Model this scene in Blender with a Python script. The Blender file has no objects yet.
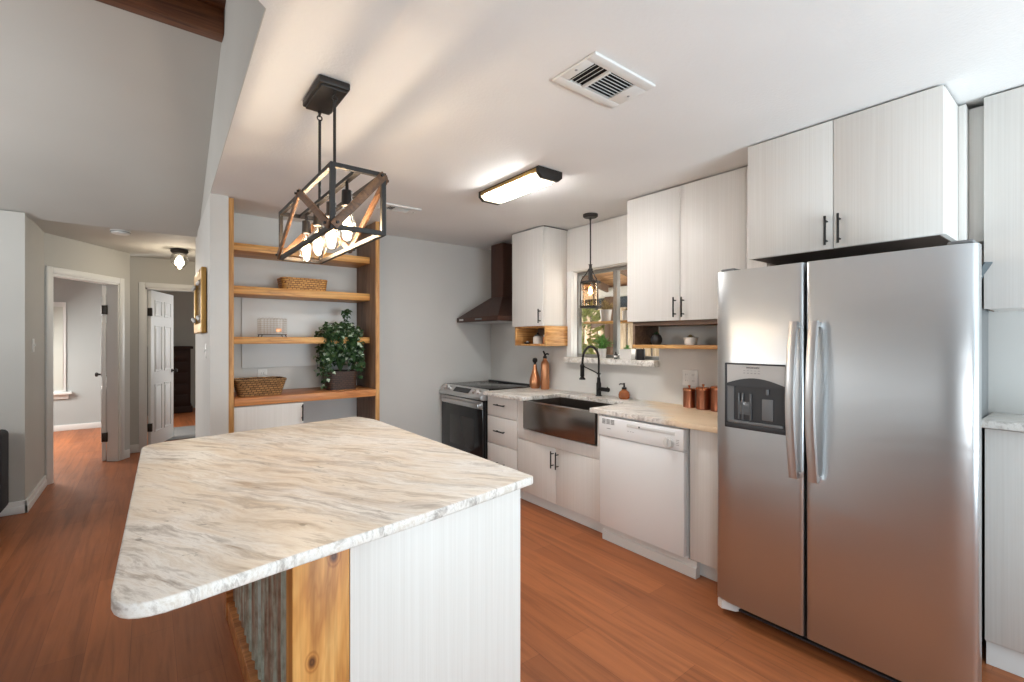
import bpy, bmesh, math, random
from mathutils import Vector, Matrix
random.seed(7)
S = bpy.context.scene
COL = S.collection
PI = math.pi

# ---------------------------------------------------------------- camera, world, lights, exposure
cd = bpy.data.cameras.new('camera'); cam = bpy.data.objects.new('camera', cd); COL.objects.link(cam)
cam.location = (0, 0, 1.40)
cam.rotation_euler = (PI/2, 0, -math.atan2(362, 466))
cd.sensor_width = 36; cd.lens = 466/1024*36; cd.shift_y = -1.5/1024; cd.clip_start = 0.02
S.camera = cam
S.view_settings.view_transform = 'Standard'; S.view_settings.look = 'None'
S.view_settings.exposure = 0.40; S.view_settings.gamma = 1.0; S.view_settings.use_curve_mapping = False
W = bpy.data.worlds.new('world'); S.world = W; W.use_nodes = True
W.node_tree.nodes['Background'].inputs[0].default_value = (0.90, 0.96, 1.0, 1)
W.node_tree.nodes['Background'].inputs[1].default_value = 0.07

def area(name, loc, target, sx, sy, power, col):
    l = bpy.data.lights.new(name, 'AREA'); l.shape = 'RECTANGLE'; l.size = sx; l.size_y = sy; l.energy = power; l.color = col
    o = bpy.data.objects.new(name, l); COL.objects.link(o); o.location = loc
    o.rotation_euler = (Vector(target)-Vector(loc)).to_track_quat('-Z', 'Y').to_euler()
    return o
area('back_fill', (0.5, -6.2, 1.5), (0.0, 4.0, 1.7), 2.4, 2.0, 20, (0.95, 0.98, 1.0))  # unseen fill behind the camera, added for the far walls and vaulted ceiling
area('ceiling_bounce_fill', (1.7, -2.3, 1.0), (1.8, -0.9, 2.9), 1.8, 1.4, 124, (0.76, 0.91, 1.0))  # upward fill out of view, added to brighten the kitchen ceiling
area('vault_fill', (-2.4, 3.5, 1.8), (-1.1, 4.2, 2.9), 0.8, 0.8, 31, (0.97, 0.99, 1.0))  # no fixture here: added upward fill that lifts the vaulted ceiling
area('lower_cabinet_fill', (-2.2, -2.2, 1.35), (2.5, 1.7, 0.55), 1.5, 1.3, 14, (0.94, 0.98, 1.0)).data.spread = math.radians(85)  # unseen fill from back left, added to brighten the lower cabinets
area('fridge_reflection_fill', (-4.95, 3.0, 1.65), (2.0, 3.0, 1.65), 4.2, 1.1, 17, (0.96, 0.99, 1.0))  # wide unseen panel, added to give the fridge a bright reflection
area('yard_fill', (4.6, 1.4, 1.5), (5.6, 5.0, 1.7), 1.6, 1.6, 85, (1.0, 0.96, 0.88))  # area light out of view, added to brighten fence and patio roof
area('far_yard_fill', (4.9, 7.3, 1.3), (5.4, 4.4, 1.8), 1.6, 1.6, 170, (1.0, 0.95, 0.86))  # second added yard light, out of view on the far side
area('bedroom_daylight', (-1.9, 8.7, 1.5), (0, 7.9, 0.0), 1.0, 1.2, 65, (1.0, 0.97, 0.92))
area('far_bedroom_fill', (1.6, 8.5, 1.5), (0.1, 7.9, 1.1), 0.9, 1.2, 13, (0.97, 0.99, 1.0))  # hidden fill, added to whiten the second door leaf
def point(name, loc, power, col, r=0.03):
    l = bpy.data.lights.new(name, 'POINT'); l.energy = power; l.color = col; l.shadow_soft_size = r
    o = bpy.data.objects.new(name, l); COL.objects.link(o); o.location = loc; return o
WARM = (1.0, 0.91, 0.79)

# ---------------------------------------------------------------- materials
def new_mat(name):
    m = bpy.data.materials.new(name); m.use_nodes = True
    nt = m.node_tree; return m, nt, nt.nodes['Principled BSDF']
def mat(name, col, rough=0.5, metal=0.0, **kw):
    m, nt, b = new_mat(name)
    b.inputs['Base Color'].default_value = (*col, 1); b.inputs['Roughness'].default_value = rough; b.inputs['Metallic'].default_value = metal
    for k, v in kw.items():
        b.inputs[k.replace('_', ' ')].default_value = v
    n = nt.nodes.new('ShaderNodeTexNoise'); n.inputs['Scale'].default_value = 35
    mr = nt.nodes.new('ShaderNodeMapRange'); mr.inputs['To Min'].default_value = max(0.02, rough-0.05); mr.inputs['To Max'].default_value = min(1, rough+0.05)
    tc = nt.nodes.new('ShaderNodeTexCoord'); nt.links.new(tc.outputs['Object'], n.inputs['Vector'])
    nt.links.new(n.outputs['Fac'], mr.inputs['Value']); nt.links.new(mr.outputs['Result'], b.inputs['Roughness'])
    return m
def ramp(nt, stops):
    r = nt.nodes.new('ShaderNodeValToRGB'); e = r.color_ramp.elements
    while len(e) < len(stops): e.new(0.5)
    for i, (p, c) in enumerate(stops): e[i].position = p; e[i].color = (*c, 1)
    return r
def coords(nt, scale=(1, 1, 1), rot=(0, 0, 0)):
    tc = nt.nodes.new('ShaderNodeTexCoord'); mp = nt.nodes.new('ShaderNodeMapping')
    mp.inputs['Scale'].default_value = scale; mp.inputs['Rotation'].default_value = rot
    nt.links.new(tc.outputs['Object'], mp.inputs['Vector']); return mp.outputs['Vector']
def rcoords(nt, scale, ang):
    v = coords(nt, (1, 1, 1), (0, 0, ang)); mp = nt.nodes.new('ShaderNodeMapping'); mp.inputs['Scale'].default_value = scale
    nt.links.new(v, mp.inputs['Vector']); return mp.outputs['Vector']
def noise(nt, vec, scale, detail=4, rough=0.55, dist=0.0):
    n = nt.nodes.new('ShaderNodeTexNoise'); n.inputs['Scale'].default_value = scale; n.inputs['Detail'].default_value = detail
    n.inputs['Roughness'].default_value = rough; n.inputs['Distortion'].default_value = dist
    nt.links.new(vec, n.inputs['Vector']); return n
def bump(nt, b, src, strength, dist=0.002):
    bp = nt.nodes.new('ShaderNodeBump'); bp.inputs['Strength'].default_value = strength; bp.inputs['Distance'].default_value = dist
    nt.links.new(src, bp.inputs['Height']); nt.links.new(bp.outputs['Normal'], b.inputs['Normal'])
def mixc(nt, fac, a, c, mode='MIX'):
    x = nt.nodes.new('ShaderNodeMix'); x.data_type = 'RGBA'; x.blend_type = mode
    for s, v in ((0, fac), (6, a), (7, c)):
        if isinstance(v, (int, float)): x.inputs[s].default_value = v
        elif isinstance(v, tuple): x.inputs[s].default_value = (*v, 1)
        else: nt.links.new(v, x.inputs[s])
    return x.outputs[2]
def plaster(name, col, sc=60, st=0.25, rough=0.75):
    m, nt, b = new_mat(name); v = coords(nt)
    n = noise(nt, v, sc, 3); big = noise(nt, v, 1.3, 2)
    r = ramp(nt, [(0.3, tuple(c*0.97 for c in col)), (0.7, tuple(min(1, c*1.03) for c in col))]); nt.links.new(big.outputs['Fac'], r.inputs['Fac'])
    nt.links.new(r.outputs['Color'], b.inputs['Base Color']); b.inputs['Roughness'].default_value = rough
    bump(nt, b, n.outputs['Fac'], st, 0.003); return m
def grain(name, c0, c1, scale=(120, 120, 1.5), rough=0.45, mid=None, detail=3, st=0.05, dist=0.0):
    m, nt, b = new_mat(name); v = coords(nt, scale); n = noise(nt, v, 1, detail, 0.6, dist)
    st_ = [(0.3, c0), (0.7, c1)] if mid is None else [(0.25, c0), (0.5, mid), (0.75, c1)]
    r = ramp(nt, st_); nt.links.new(n.outputs['Fac'], r.inputs['Fac']); nt.links.new(r.outputs['Color'], b.inputs['Base Color'])
    b.inputs['Roughness'].default_value = rough; bump(nt, b, n.outputs['Fac'], st); return m
def board(name, c0, c1, c2, axis='x', rough=0.5, sc=1.0, knots=0.0, spots=()):
    """wood whose fibres run along one axis: stretched ring bands, plus an occasional knot"""
    m, nt, b = new_mat(name)
    s = {'x': (0.9, 9, 9), 'y': (9, 0.9, 9), 'z': (9, 9, 0.9)}[axis]
    v = coords(nt, tuple(q*sc for q in s))
    n = noise(nt, v, 1.4, 4, 0.6, 0.7); w = nt.nodes.new('ShaderNodeMath'); w.operation = 'MULTIPLY'; w.inputs[1].default_value = 7
    nt.links.new(n.outputs['Fac'], w.inputs[0]); fr = nt.nodes.new('ShaderNodeMath'); fr.operation = 'PINGPONG'; fr.inputs[1].default_value = 1.0
    nt.links.new(w.outputs[0], fr.inputs[0])
    f = noise(nt, coords(nt, tuple(q*sc*9 if q > 1 else q*sc*3 for q in s)), 1, 3)
    r = ramp(nt, [(0.0, c0), (0.55, c1), (1.0, c2)]); nt.links.new(fr.outputs[0], r.inputs['Fac'])
    r2 = ramp(nt, [(0.3, (0.74, 0.72, 0.70)), (0.7, (1.1, 1.1, 1.1))]); nt.links.new(f.outputs['Fac'], r2.inputs['Fac'])
    c = mixc(nt, 1.0, r.outputs['Color'], r2.outputs['Color'], 'MULTIPLY')
    if knots:
        vo = nt.nodes.new('ShaderNodeTexVoronoi'); vo.inputs['Scale'].default_value = knots
        ks = {'x': (0.6, 1, 1), 'y': (1, 0.6, 1), 'z': (1, 1, 0.6)}[axis]
        nt.links.new(coords(nt, ks), vo.inputs['Vector'])
        kr = ramp(nt, [(0.0, (0.16, 0.13, 0.1)), (0.045, (0.35, 0.3, 0.25)), (0.075, (0.8, 0.75, 0.7)), (0.12, (1, 1, 1))]); nt.links.new(vo.outputs['Distance'], kr.inputs['Fac'])
        c = mixc(nt, 1.0, c, kr.outputs['Color'], 'MULTIPLY')
    for (kx, ky, kz, kr_) in spots:
        vm = nt.nodes.new('ShaderNodeVectorMath'); vm.operation = 'SUBTRACT'; vm.inputs[1].default_value = (kx, ky, kz); nt.links.new(coords(nt), vm.inputs[0])
        v2 = nt.nodes.new('ShaderNodeVectorMath'); v2.operation = 'MULTIPLY'; v2.inputs[1].default_value = (1, 0.2, 0.62); nt.links.new(vm.outputs[0], v2.inputs[0])
        ln = nt.nodes.new('ShaderNodeVectorMath'); ln.operation = 'LENGTH'; nt.links.new(v2.outputs[0], ln.inputs[0])
        mp = nt.nodes.new('ShaderNodeMath'); mp.operation = 'MULTIPLY'; mp.inputs[1].default_value = 0.2/kr_; nt.links.new(ln.outputs['Value'], mp.inputs[0])
        q = ramp(nt, [(0.0, (0.30, 0.24, 0.20)), (0.10, (0.16, 0.10, 0.07)), (0.2, (0.55, 0.45, 0.36)), (0.27, (0.92, 0.84, 0.76)), (0.34, (0.72, 0.62, 0.52)), (0.42, (1, 1, 1))]); nt.links.new(mp.outputs[0], q.inputs['Fac'])
        c = mixc(nt, 1.0, c, q.outputs['Color'], 'MULTIPLY')
    nt.links.new(c, b.inputs['Base Color']); b.inputs['Roughness'].default_value = rough
    bump(nt, b, f.outputs['Fac'], 0.1); return m
def stone(name, white=0.0, tan=0.0):
    m, nt, b = new_mat(name)
    ang = math.radians(60)
    w = noise(nt, rcoords(nt, (1.0, 1.6, 1.2), ang), 2.0, 3)
    wv = nt.nodes.new('ShaderNodeVectorMath'); wv.operation = 'MULTIPLY_ADD'; wv.inputs[1].default_value = (0.17, 0.17, 0.17)
    nt.links.new(w.outputs['Color'], wv.inputs[0]); nt.links.new(coords(nt), wv.inputs[2])
    def wc(scale):
        a = nt.nodes.new('ShaderNodeMapping'); a.inputs['Rotation'].default_value = (0, 0, ang); nt.links.new(wv.outputs[0], a.inputs['Vector'])
        b_ = nt.nodes.new('ShaderNodeMapping'); b_.inputs['Scale'].default_value = scale; nt.links.new(a.outputs['Vector'], b_.inputs['Vector']); return b_.outputs['Vector']
    n1 = noise(nt, wc((0.75, 6.0, 3)), 1.7, 10, 0.70, 0.12)
    n2 = noise(nt, wc((1.6, 10.0, 5)), 2.4, 9, 0.74, 0.2)
    n3 = noise(nt, wc((0.8, 2.6, 2)), 1.5, 5, 0.62, 0.3)
    n4 = noise(nt, wc((0.9, 7.5, 3)), 1.25, 7, 0.66, 0.15)
    a = ramp(nt, [(0.30, (0.27, 0.19, 0.125)), (0.38, (0.43, 0.33, 0.24)), (0.45, (0.64, 0.54, 0.425)), (0.52, (0.76, 0.685, 0.585)), (0.58, (0.47, 0.385, 0.30)), (0.66, (0.70, 0.60, 0.475))])
    nt.links.new(n1.outputs['Fac'], a.inputs['Fac'])
    g = ramp(nt, [(0.34, (0.30, 0.275, 0.25)), (0.43, (0.55, 0.515, 0.475)), (0.51, (0.82, 0.80, 0.765)), (0.60, (0.66, 0.605, 0.535)), (0.68, (0.80, 0.77, 0.72))]); nt.links.new(n2.outputs['Fac'], g.inputs['Fac'])
    f = ramp(nt, [(0.44-0.22*white, (0.05, 0.05, 0.05)), (0.58-0.22*white, (0.9, 0.9, 0.9))]); nt.links.new(n3.outputs['Fac'], f.inputs['Fac'])
    c = mixc(nt, f.outputs['Color'], a.outputs['Color'], g.outputs['Color'])
    dk = ramp(nt, [(0.27, (0.36, 0.27, 0.185)), (0.345, (0.72, 0.66, 0.60)), (0.385, (1, 1, 1))]); nt.links.new(n4.outputs['Fac'], dk.inputs['Fac'])
    c = mixc(nt, 0.9, c, dk.outputs['Color'], 'MULTIPLY')
    if white: c = mixc(nt, white, c, g.outputs['Color'])
    if tan:
        tr = ramp(nt, [(0.3, (0.80, 0.58, 0.36)), (0.7, (0.86, 0.68, 0.47))]); nt.links.new(n1.outputs['Fac'], tr.inputs['Fac'])
        tf = ramp(nt, [(0.40, (0, 0, 0)), (0.55, (tan, tan, tan))])
        sx = nt.nodes.new('ShaderNodeSeparateXYZ'); tc = nt.nodes.new('ShaderNodeTexCoord'); nt.links.new(tc.outputs['Object'], sx.inputs[0])
        def madd(a_, k, b_):
            q = nt.nodes.new('ShaderNodeMath'); q.operation = 'MULTIPLY_ADD'; nt.links.new(a_, q.inputs[0]); q.inputs[1].default_value = k
            if isinstance(b_, float): q.inputs[2].default_value = b_
            else: nt.links.new(b_, q.inputs[2])
            return q.outputs[0]
        nt.links.new(madd(sx.outputs['Y'], -0.95, madd(sx.outputs['X'], 1.0, madd(n3.outputs['Fac'], 0.6, 0.12))), tf.inputs['Fac'])
        c = mixc(nt, tf.outputs['Color'], c, tr.outputs['Color'])
    sp = noise(nt, wc((1, 2.4, 2)), 15, 3, 0.6, 0.6)
    spr = ramp(nt, [(0.27, (0.35, 0.33, 0.30)), (0.33, (1, 1, 1))]); nt.links.new(sp.outputs['Fac'], spr.inputs['Fac'])
    c = mixc(nt, 0.7, c, spr.outputs['Color'], 'MULTIPLY')
    nt.links.new(c, b.inputs['Base Color']); b.inputs['Roughness'].default_value = 0.38; b.inputs['Specular IOR Level'].default_value = 0.35
    return m
def floor_mat():
    m, nt, b = new_mat('wood_plank_floor')
    v = coords(nt, (1, 1, 1), (0, 0, PI/2))
    br = nt.nodes.new('ShaderNodeTexBrick'); nt.links.new(v, br.inputs['Vector'])
    br.inputs['Scale'].default_value = 1; br.inputs['Brick Width'].default_value = 1.25; br.inputs['Row Height'].default_value = 0.16
    br.inputs['Mortar Size'].default_value = 0.0010; br.inputs['Mortar Smooth'].default_value = 0.3; br.offset = 0.37
    br.inputs['Color1'].default_value = (0.385, 0.130, 0.048, 1); br.inputs['Color2'].default_value = (0.28, 0.090, 0.033, 1); br.inputs['Mortar'].default_value = (0.20, 0.068, 0.03, 1)
    n = noise(nt, coords(nt, (16, 1.0, 1)), 1.6, 5, 0.6, 0.8)
    r = ramp(nt, [(0.3, (0.72, 0.72, 0.74)), (0.5, (1, 1, 1)), (0.75, (1.22, 1.2, 1.14))]); nt.links.new(n.outputs['Fac'], r.inputs['Fac'])
    c = mixc(nt, 1.0, br.outputs['Color'], r.outputs['Color'], 'MULTIPLY')
    nt.links.new(c, b.inputs['Base Color'])
    n2 = noise(nt, coords(nt), 3, 3); mr = nt.nodes.new('ShaderNodeMapRange'); mr.inputs['To Min'].default_value = 0.36; mr.inputs['To Max'].default_value = 0.5
    nt.links.new(n2.outputs['Fac'], mr.inputs['Value']); nt.links.new(mr.outputs['Result'], b.inputs['Roughness'])
    b.inputs['Specular IOR Level'].default_value = 0.3
    bump(nt, b, br.outputs['Fac'], -0.1, 0.001); return m
def steel(name, col, rough=0.28, axis='y'):
    m, nt, b = new_mat(name)
    s = {'y': (200, 2, 400), 'z': (300, 300, 3)}[axis]
    n = noise(nt, coords(nt, s), 1, 2); wv = noise(nt, coords(nt, (1, 0.9, 2.6)), 1.8, 2, 0.5, 0.6)
    mr = nt.nodes.new('ShaderNodeMapRange'); mr.inputs['To Min'].default_value = rough-0.05; mr.inputs['To Max'].default_value = rough+0.06
    nt.links.new(n.outputs['Fac'], mr.inputs['Value']); nt.links.new(mr.outputs['Result'], b.inputs['Roughness'])
    b.inputs['Base Color'].default_value = (*col, 1); b.inputs['Metallic'].default_value = 0.97
    bp = nt.nodes.new('ShaderNodeBump'); bp.inputs['Strength'].default_value = 0.06; bp.inputs['Distance'].default_value = 0.05; nt.links.new(wv.outputs['Fac'], bp.inputs['Height'])
    b2 = nt.nodes.new('ShaderNodeBump'); b2.inputs['Strength'].default_value = 0.05; b2.inputs['Distance'].default_value = 0.001; nt.links.new(n.outputs['Fac'], b2.inputs['Height'])
    nt.links.new(bp.outputs['Normal'], b2.inputs['Normal']); nt.links.new(b2.outputs['Normal'], b.inputs['Normal']); return m
def glassy(name, tint, gloss=0.12):
    m = bpy.data.materials.new(name); m.use_nodes = True; nt = m.node_tree; nt.nodes.clear()
    o = nt.nodes.new('ShaderNodeOutputMaterial'); mx = nt.nodes.new('ShaderNodeMixShader'); t = nt.nodes.new('ShaderNodeBsdfTransparent'); g = nt.nodes.new('ShaderNodeBsdfGlossy')
    t.inputs[0].default_value = (*tint, 1); g.inputs['Roughness'].default_value = 0.03
    lw = nt.nodes.new('ShaderNodeLayerWeight'); lw.inputs['Blend'].default_value = 0.25
    ad = nt.nodes.new('ShaderNodeMath'); ad.operation = 'MULTIPLY_ADD'; ad.inputs[1].default_value = 0.5; ad.inputs[2].default_value = gloss*0.3; nt.links.new(lw.outputs['Fresnel'], ad.inputs[0])
    nt.links.new(ad.outputs[0], mx.inputs[0]); nt.links.new(t.outputs[0], mx.inputs[1]); nt.links.new(g.outputs[0], mx.inputs[2]); nt.links.new(mx.outputs[0], o.inputs[0]); return m
def emit(name, col, st):
    m = bpy.data.materials.new(name); m.use_nodes = True; nt = m.node_tree; b = nt.nodes['Principled BSDF']
    b.inputs['Base Color'].default_value = (0.8, 0.8, 0.8, 1); b.inputs['Emission Color'].default_value = (*col, 1); b.inputs['Emission Strength'].default_value = st; return m
def wicker(name, c0, c1, sc=1.0):
    m, nt, b = new_mat(name); tc = nt.nodes.new('ShaderNodeTexCoord'); sx = nt.nodes.new('ShaderNodeSeparateXYZ'); nt.links.new(tc.outputs['Object'], sx.inputs[0])
    ad = nt.nodes.new('ShaderNodeMath'); ad.operation = 'ADD'; nt.links.new(sx.outputs['X'], ad.inputs[0]); nt.links.new(sx.outputs['Y'], ad.inputs[1])
    cb = nt.nodes.new('ShaderNodeCombineXYZ'); nt.links.new(ad.outputs[0], cb.inputs['X']); nt.links.new(sx.outputs['Z'], cb.inputs['Y'])
    br = nt.nodes.new('ShaderNodeTexBrick'); br.inputs['Scale'].default_value = 1; br.inputs['Brick Width'].default_value = 0.032*sc; br.inputs['Row Height'].default_value = 0.017*sc
    br.inputs['Mortar Size'].default_value = 0.0032; br.inputs['Mortar Smooth'].default_value = 0.5; br.inputs['Bias'].default_value = 0.1
    nt.links.new(cb.outputs[0], br.inputs['Vector'])
    br.inputs['Color1'].default_value = (*c1, 1); br.inputs['Color2'].default_value = (*[(p+q*1.2)/2.2 for p, q in zip(c0, c1)], 1); br.inputs['Mortar'].default_value = (*c0, 1)
    nt.links.new(br.outputs['Color'], b.inputs['Base Color']); b.inputs['Roughness'].default_value = 0.6
    bump(nt, b, br.outputs['Fac'], -0.8, 0.004); return m
def rust_metal():
    m, nt, b = new_mat('weathered_corrugated_metal'); v = coords(nt, (3, 22, 1.2))
    n = noise(nt, v, 1, 6, 0.65, 0.3); n2 = noise(nt, coords(nt, (30, 30, 18)), 1, 4)
    r = ramp(nt, [(0.30, (0.18, 0.085, 0.055)), (0.40, (0.33, 0.21, 0.15)), (0.48, (0.40, 0.385, 0.32)), (0.58, (0.42, 0.50, 0.44)), (0.72, (0.52, 0.56, 0.55))])
    nt.links.new(n.outputs['Fac'], r.inputs['Fac'])
    r2 = ramp(nt, [(0.35, (0.7, 0.66, 0.6)), (0.6, (1.1, 1.1, 1.1))]); nt.links.new(n2.outputs['Fac'], r2.inputs['Fac'])
    c = mixc(nt, 1.0, r.outputs['Color'], r2.outputs['Color'], 'MULTIPLY'); nt.links.new(c, b.inputs['Base Color'])
    b.inputs['Roughness'].default_value = 0.62; b.inputs['Metallic'].default_value = 0.25; return m
POST_KNOTS = ((-0.23, -0.684, 0.848, 0.0095), (-0.283, -0.684, 0.60, 0.009))
M = dict(
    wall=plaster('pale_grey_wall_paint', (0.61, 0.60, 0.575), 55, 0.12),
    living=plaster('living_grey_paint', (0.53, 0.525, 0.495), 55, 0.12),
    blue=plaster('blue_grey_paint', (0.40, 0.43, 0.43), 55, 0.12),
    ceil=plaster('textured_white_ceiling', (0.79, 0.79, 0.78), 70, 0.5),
    trim=mat('white_trim_paint', (0.76, 0.77, 0.76), 0.4),
    floor=floor_mat(),
    cab=grain('white_woodgrain_laminate', (0.675, 0.65, 0.615), (0.735, 0.715, 0.685), (150, 150, 1.2), 0.42),
    cabdark=mat('shadow_gap_black', (0.02, 0.018, 0.016), 0.8),
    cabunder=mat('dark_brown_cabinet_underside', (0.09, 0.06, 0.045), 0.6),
    stone=stone('fantasy_brown_marble'), edge=stone('marble_polished_edge', 0.75), counter=stone('counter_marble', 0.5, 0.9),
    wire=mat('pale_brass_wire', (0.55, 0.47, 0.38), 0.4, 0.5),
    black=mat('black_metal', (0.018, 0.017, 0.017), 0.4, 0.6),
    bronze=mat('oil_rubbed_bronze', (0.022, 0.018, 0.016), 0.5, 0.3),
    hood=mat('hammered_dark_bronze', (0.075, 0.036, 0.026), 0.42, 0.7),
    steel=steel('brushed_stainless', (0.55, 0.57, 0.585), 0.31),
    steelv=mat('satin_handle_steel', (0.62, 0.615, 0.61), 0.30, 0.95),
    apron=steel('bronze_tinted_stainless', (0.30, 0.265, 0.24), 0.2),
    basin=steel('sink_basin_steel', (0.20, 0.17, 0.15), 0.3),
    blackglass=mat('black_ceramic_glass', (0.012, 0.012, 0.013), 0.12),
    ovenglass=mat('oven_window_glass', (0.03, 0.03, 0.03), 0.1),
    white=mat('white_appliance_enamel', (0.84, 0.85, 0.85), 0.3),
    offwhite=mat('white_plastic', (0.72, 0.72, 0.70), 0.35),
    greyplastic=mat('grey_plastic', (0.16, 0.165, 0.17), 0.4),
    darkplastic=mat('charcoal_plastic', (0.035, 0.036, 0.04), 0.35),
    paddle=mat('smoke_grey_plastic', (0.12, 0.125, 0.13), 0.15),
    silver=mat('silver_panel', (0.52, 0.51, 0.495), 0.4, 0.2),
    copper=mat('hammered_copper', (0.62, 0.25, 0.12), 0.26, 1.0),
    coppermat=mat('satin_copper', (0.66, 0.31, 0.16), 0.34, 1.0),
    darkcopper=mat('antique_copper', (0.36, 0.14, 0.08), 0.3, 1.0),
    pine=board('honey_pine_post', (0.74, 0.40, 0.13), (0.62, 0.29, 0.075), (0.47, 0.19, 0.045), 'z', 0.45, 0.8, 0.0, POST_KNOTS),
    shelf=board('honey_pine_shelf', (0.72, 0.39, 0.12), (0.66, 0.33, 0.09), (0.52, 0.23, 0.06), 'x', 0.45, 1.0, 2.1),
    shelfred=board('reddish_pine_worktop', (0.62, 0.27, 0.09), (0.50, 0.19, 0.06), (0.36, 0.12, 0.035), 'x', 0.4),
    upright=board('pine_upright', (0.62, 0.34, 0.12), (0.52, 0.26, 0.08), (0.40, 0.18, 0.05), 'z', 0.5),
    walnut=board('brown_upright_board', (0.26, 0.16, 0.10), (0.22, 0.13, 0.08), (0.15, 0.085, 0.05), 'z', 0.55),
    crate=board('knotty_crate_wood', (0.70, 0.40, 0.15), (0.58, 0.29, 0.09), (0.42, 0.18, 0.05), 'x', 0.5, 1.3, 9),
    brownbox=board('brown_shelf_wood', (0.20, 0.13, 0.09), (0.16, 0.10, 0.07), (0.11, 0.07, 0.045), 'y', 0.55),
    shelfy=board('honey_shelf_edge', (0.64, 0.36, 0.13), (0.55, 0.28, 0.08), (0.42, 0.19, 0.05), 'y', 0.45),
    beam=board('stained_beam', (0.21, 0.082, 0.034), (0.15, 0.054, 0.023), (0.08, 0.028, 0.013), 'x', 0.5),
    lampwood=board('lamp_wood_strip', (0.20, 0.10, 0.045), (0.15, 0.07, 0.03), (0.09, 0.045, 0.022), 'y', 0.55, 1.5),
    rust=rust_metal(),
    wick1=wicker('golden_wicker', (0.16, 0.055, 0.012), (0.70, 0.36, 0.09)), wick2=wicker('brown_wicker', (0.06, 0.025, 0.01), (0.46, 0.25, 0.09)), wick3=wicker('dark_wicker', (0.012, 0.007, 0.005), (0.075, 0.034, 0.02)),
    leaf=grain('ivy_leaf', (0.012, 0.036, 0.011), (0.05, 0.11, 0.036), (40, 40, 40), 0.45), leaf2=grain('bright_leaf', (0.06, 0.20, 0.035), (0.17, 0.40, 0.09), (40, 40, 40), 0.45),
    leafpale=grain('pale_variegated_leaf', (0.30, 0.40, 0.28), (0.55, 0.62, 0.50), (40, 40, 40), 0.5),
    leafdark=grain('dark_leaf', (0.02, 0.05, 0.018), (0.05, 0.10, 0.035), (40, 40, 40), 0.5),
    drygrass=grain('dry_plant', (0.20, 0.14, 0.06), (0.42, 0.30, 0.13), (40, 40, 40), 0.7),
    soil=mat('potting_soil', (0.03, 0.02, 0.014), 0.9),
    ceramic=mat('white_ceramic', (0.74, 0.72, 0.69), 0.3), greypot=mat('grey_ceramic', (0.36, 0.34, 0.32), 0.5), blackpot=mat('black_ceramic', (0.02, 0.02, 0.022), 0.3),
    cork=mat('cork_lid', (0.42, 0.27, 0.14), 0.7),
    amber=mat('amber_glass', (0.42, 0.12, 0.03), 0.12, 0.0, Transmission_Weight=0.35),
    brass=mat('aged_brass', (0.42, 0.27, 0.10), 0.35, 0.9),
    gold=mat('antique_gold', (0.46, 0.27, 0.08), 0.4, 0.7),
    mirror=mat('mirror_glass', (0.06, 0.05, 0.045), 0.15, 0.3),
    diffuser=emit('lit_acrylic', (1.0, 0.98, 0.95), 50.0),
    endlens=emit('lit_end_lens', (1.0, 0.88, 0.66), 1.6),
    globeglass=glassy('clear_globe_glass', (0.93, 0.92, 0.88), 0.5),
    filament=emit('glowing_filament', (1.0, 0.62, 0.26), 60.0),
    filament2=emit('amber_filament', (1.0, 0.55, 0.2), 30.0),
    bulbglass=glassy('clear_bulb_glass', (1.0, 0.97, 0.92)), ambglass=glassy('amber_seeded_glass', (0.97, 0.88, 0.78)), pane=glassy('window_glass', (0.98, 0.99, 0.99), 0.05),
    globe=emit('frosted_globe', (1.0, 0.90, 0.74), 1.5),
    alu=mat('window_aluminium', (0.23, 0.23, 0.22), 0.5, 0.3),
    darkwood=mat('espresso_wood', (0.022, 0.010, 0.008), 0.6, 0.0, Specular_IOR_Level=0.2),
    sofa=mat('charcoal_upholstery', (0.035, 0.037, 0.042), 0.9),
    blind=mat('white_roller_blind', (0.62, 0.65, 0.60), 0.6),
    rug=mat('grey_rug', (0.22, 0.22, 0.215), 0.95),
    fence=board('cedar_fence', (0.62, 0.50, 0.37), (0.50, 0.38, 0.26), (0.36, 0.26, 0.17), 'z', 0.7),
    patio=board('patio_roof_wood', (0.62, 0.36, 0.20), (0.52, 0.28, 0.15), (0.38, 0.19, 0.10), 'y', 0.7),
    rafter=mat('dark_rafter', (0.16, 0.10, 0.07), 0.7),
    grass=mat('yard_grass', (0.16, 0.20, 0.07), 0.9), hedge=grain('hedge_leaf', (0.12, 0.16, 0.035), (0.38, 0.42, 0.12), (30, 30, 30), 0.6),
    ink=mat('dark_printing', (0.03, 0.03, 0.03), 0.5), inkgrey=mat('grey_printing', (0.30, 0.30, 0.30), 0.5),
    blade=mat('vent_dark_cavity', (0.012, 0.012, 0.012), 0.9),
    hinge=mat('dark_hinge', (0.05, 0.045, 0.04), 0.4, 0.8), zinc=mat('zinc_hinge', (0.22, 0.27, 0.30), 0.35, 0.8),
)
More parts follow.
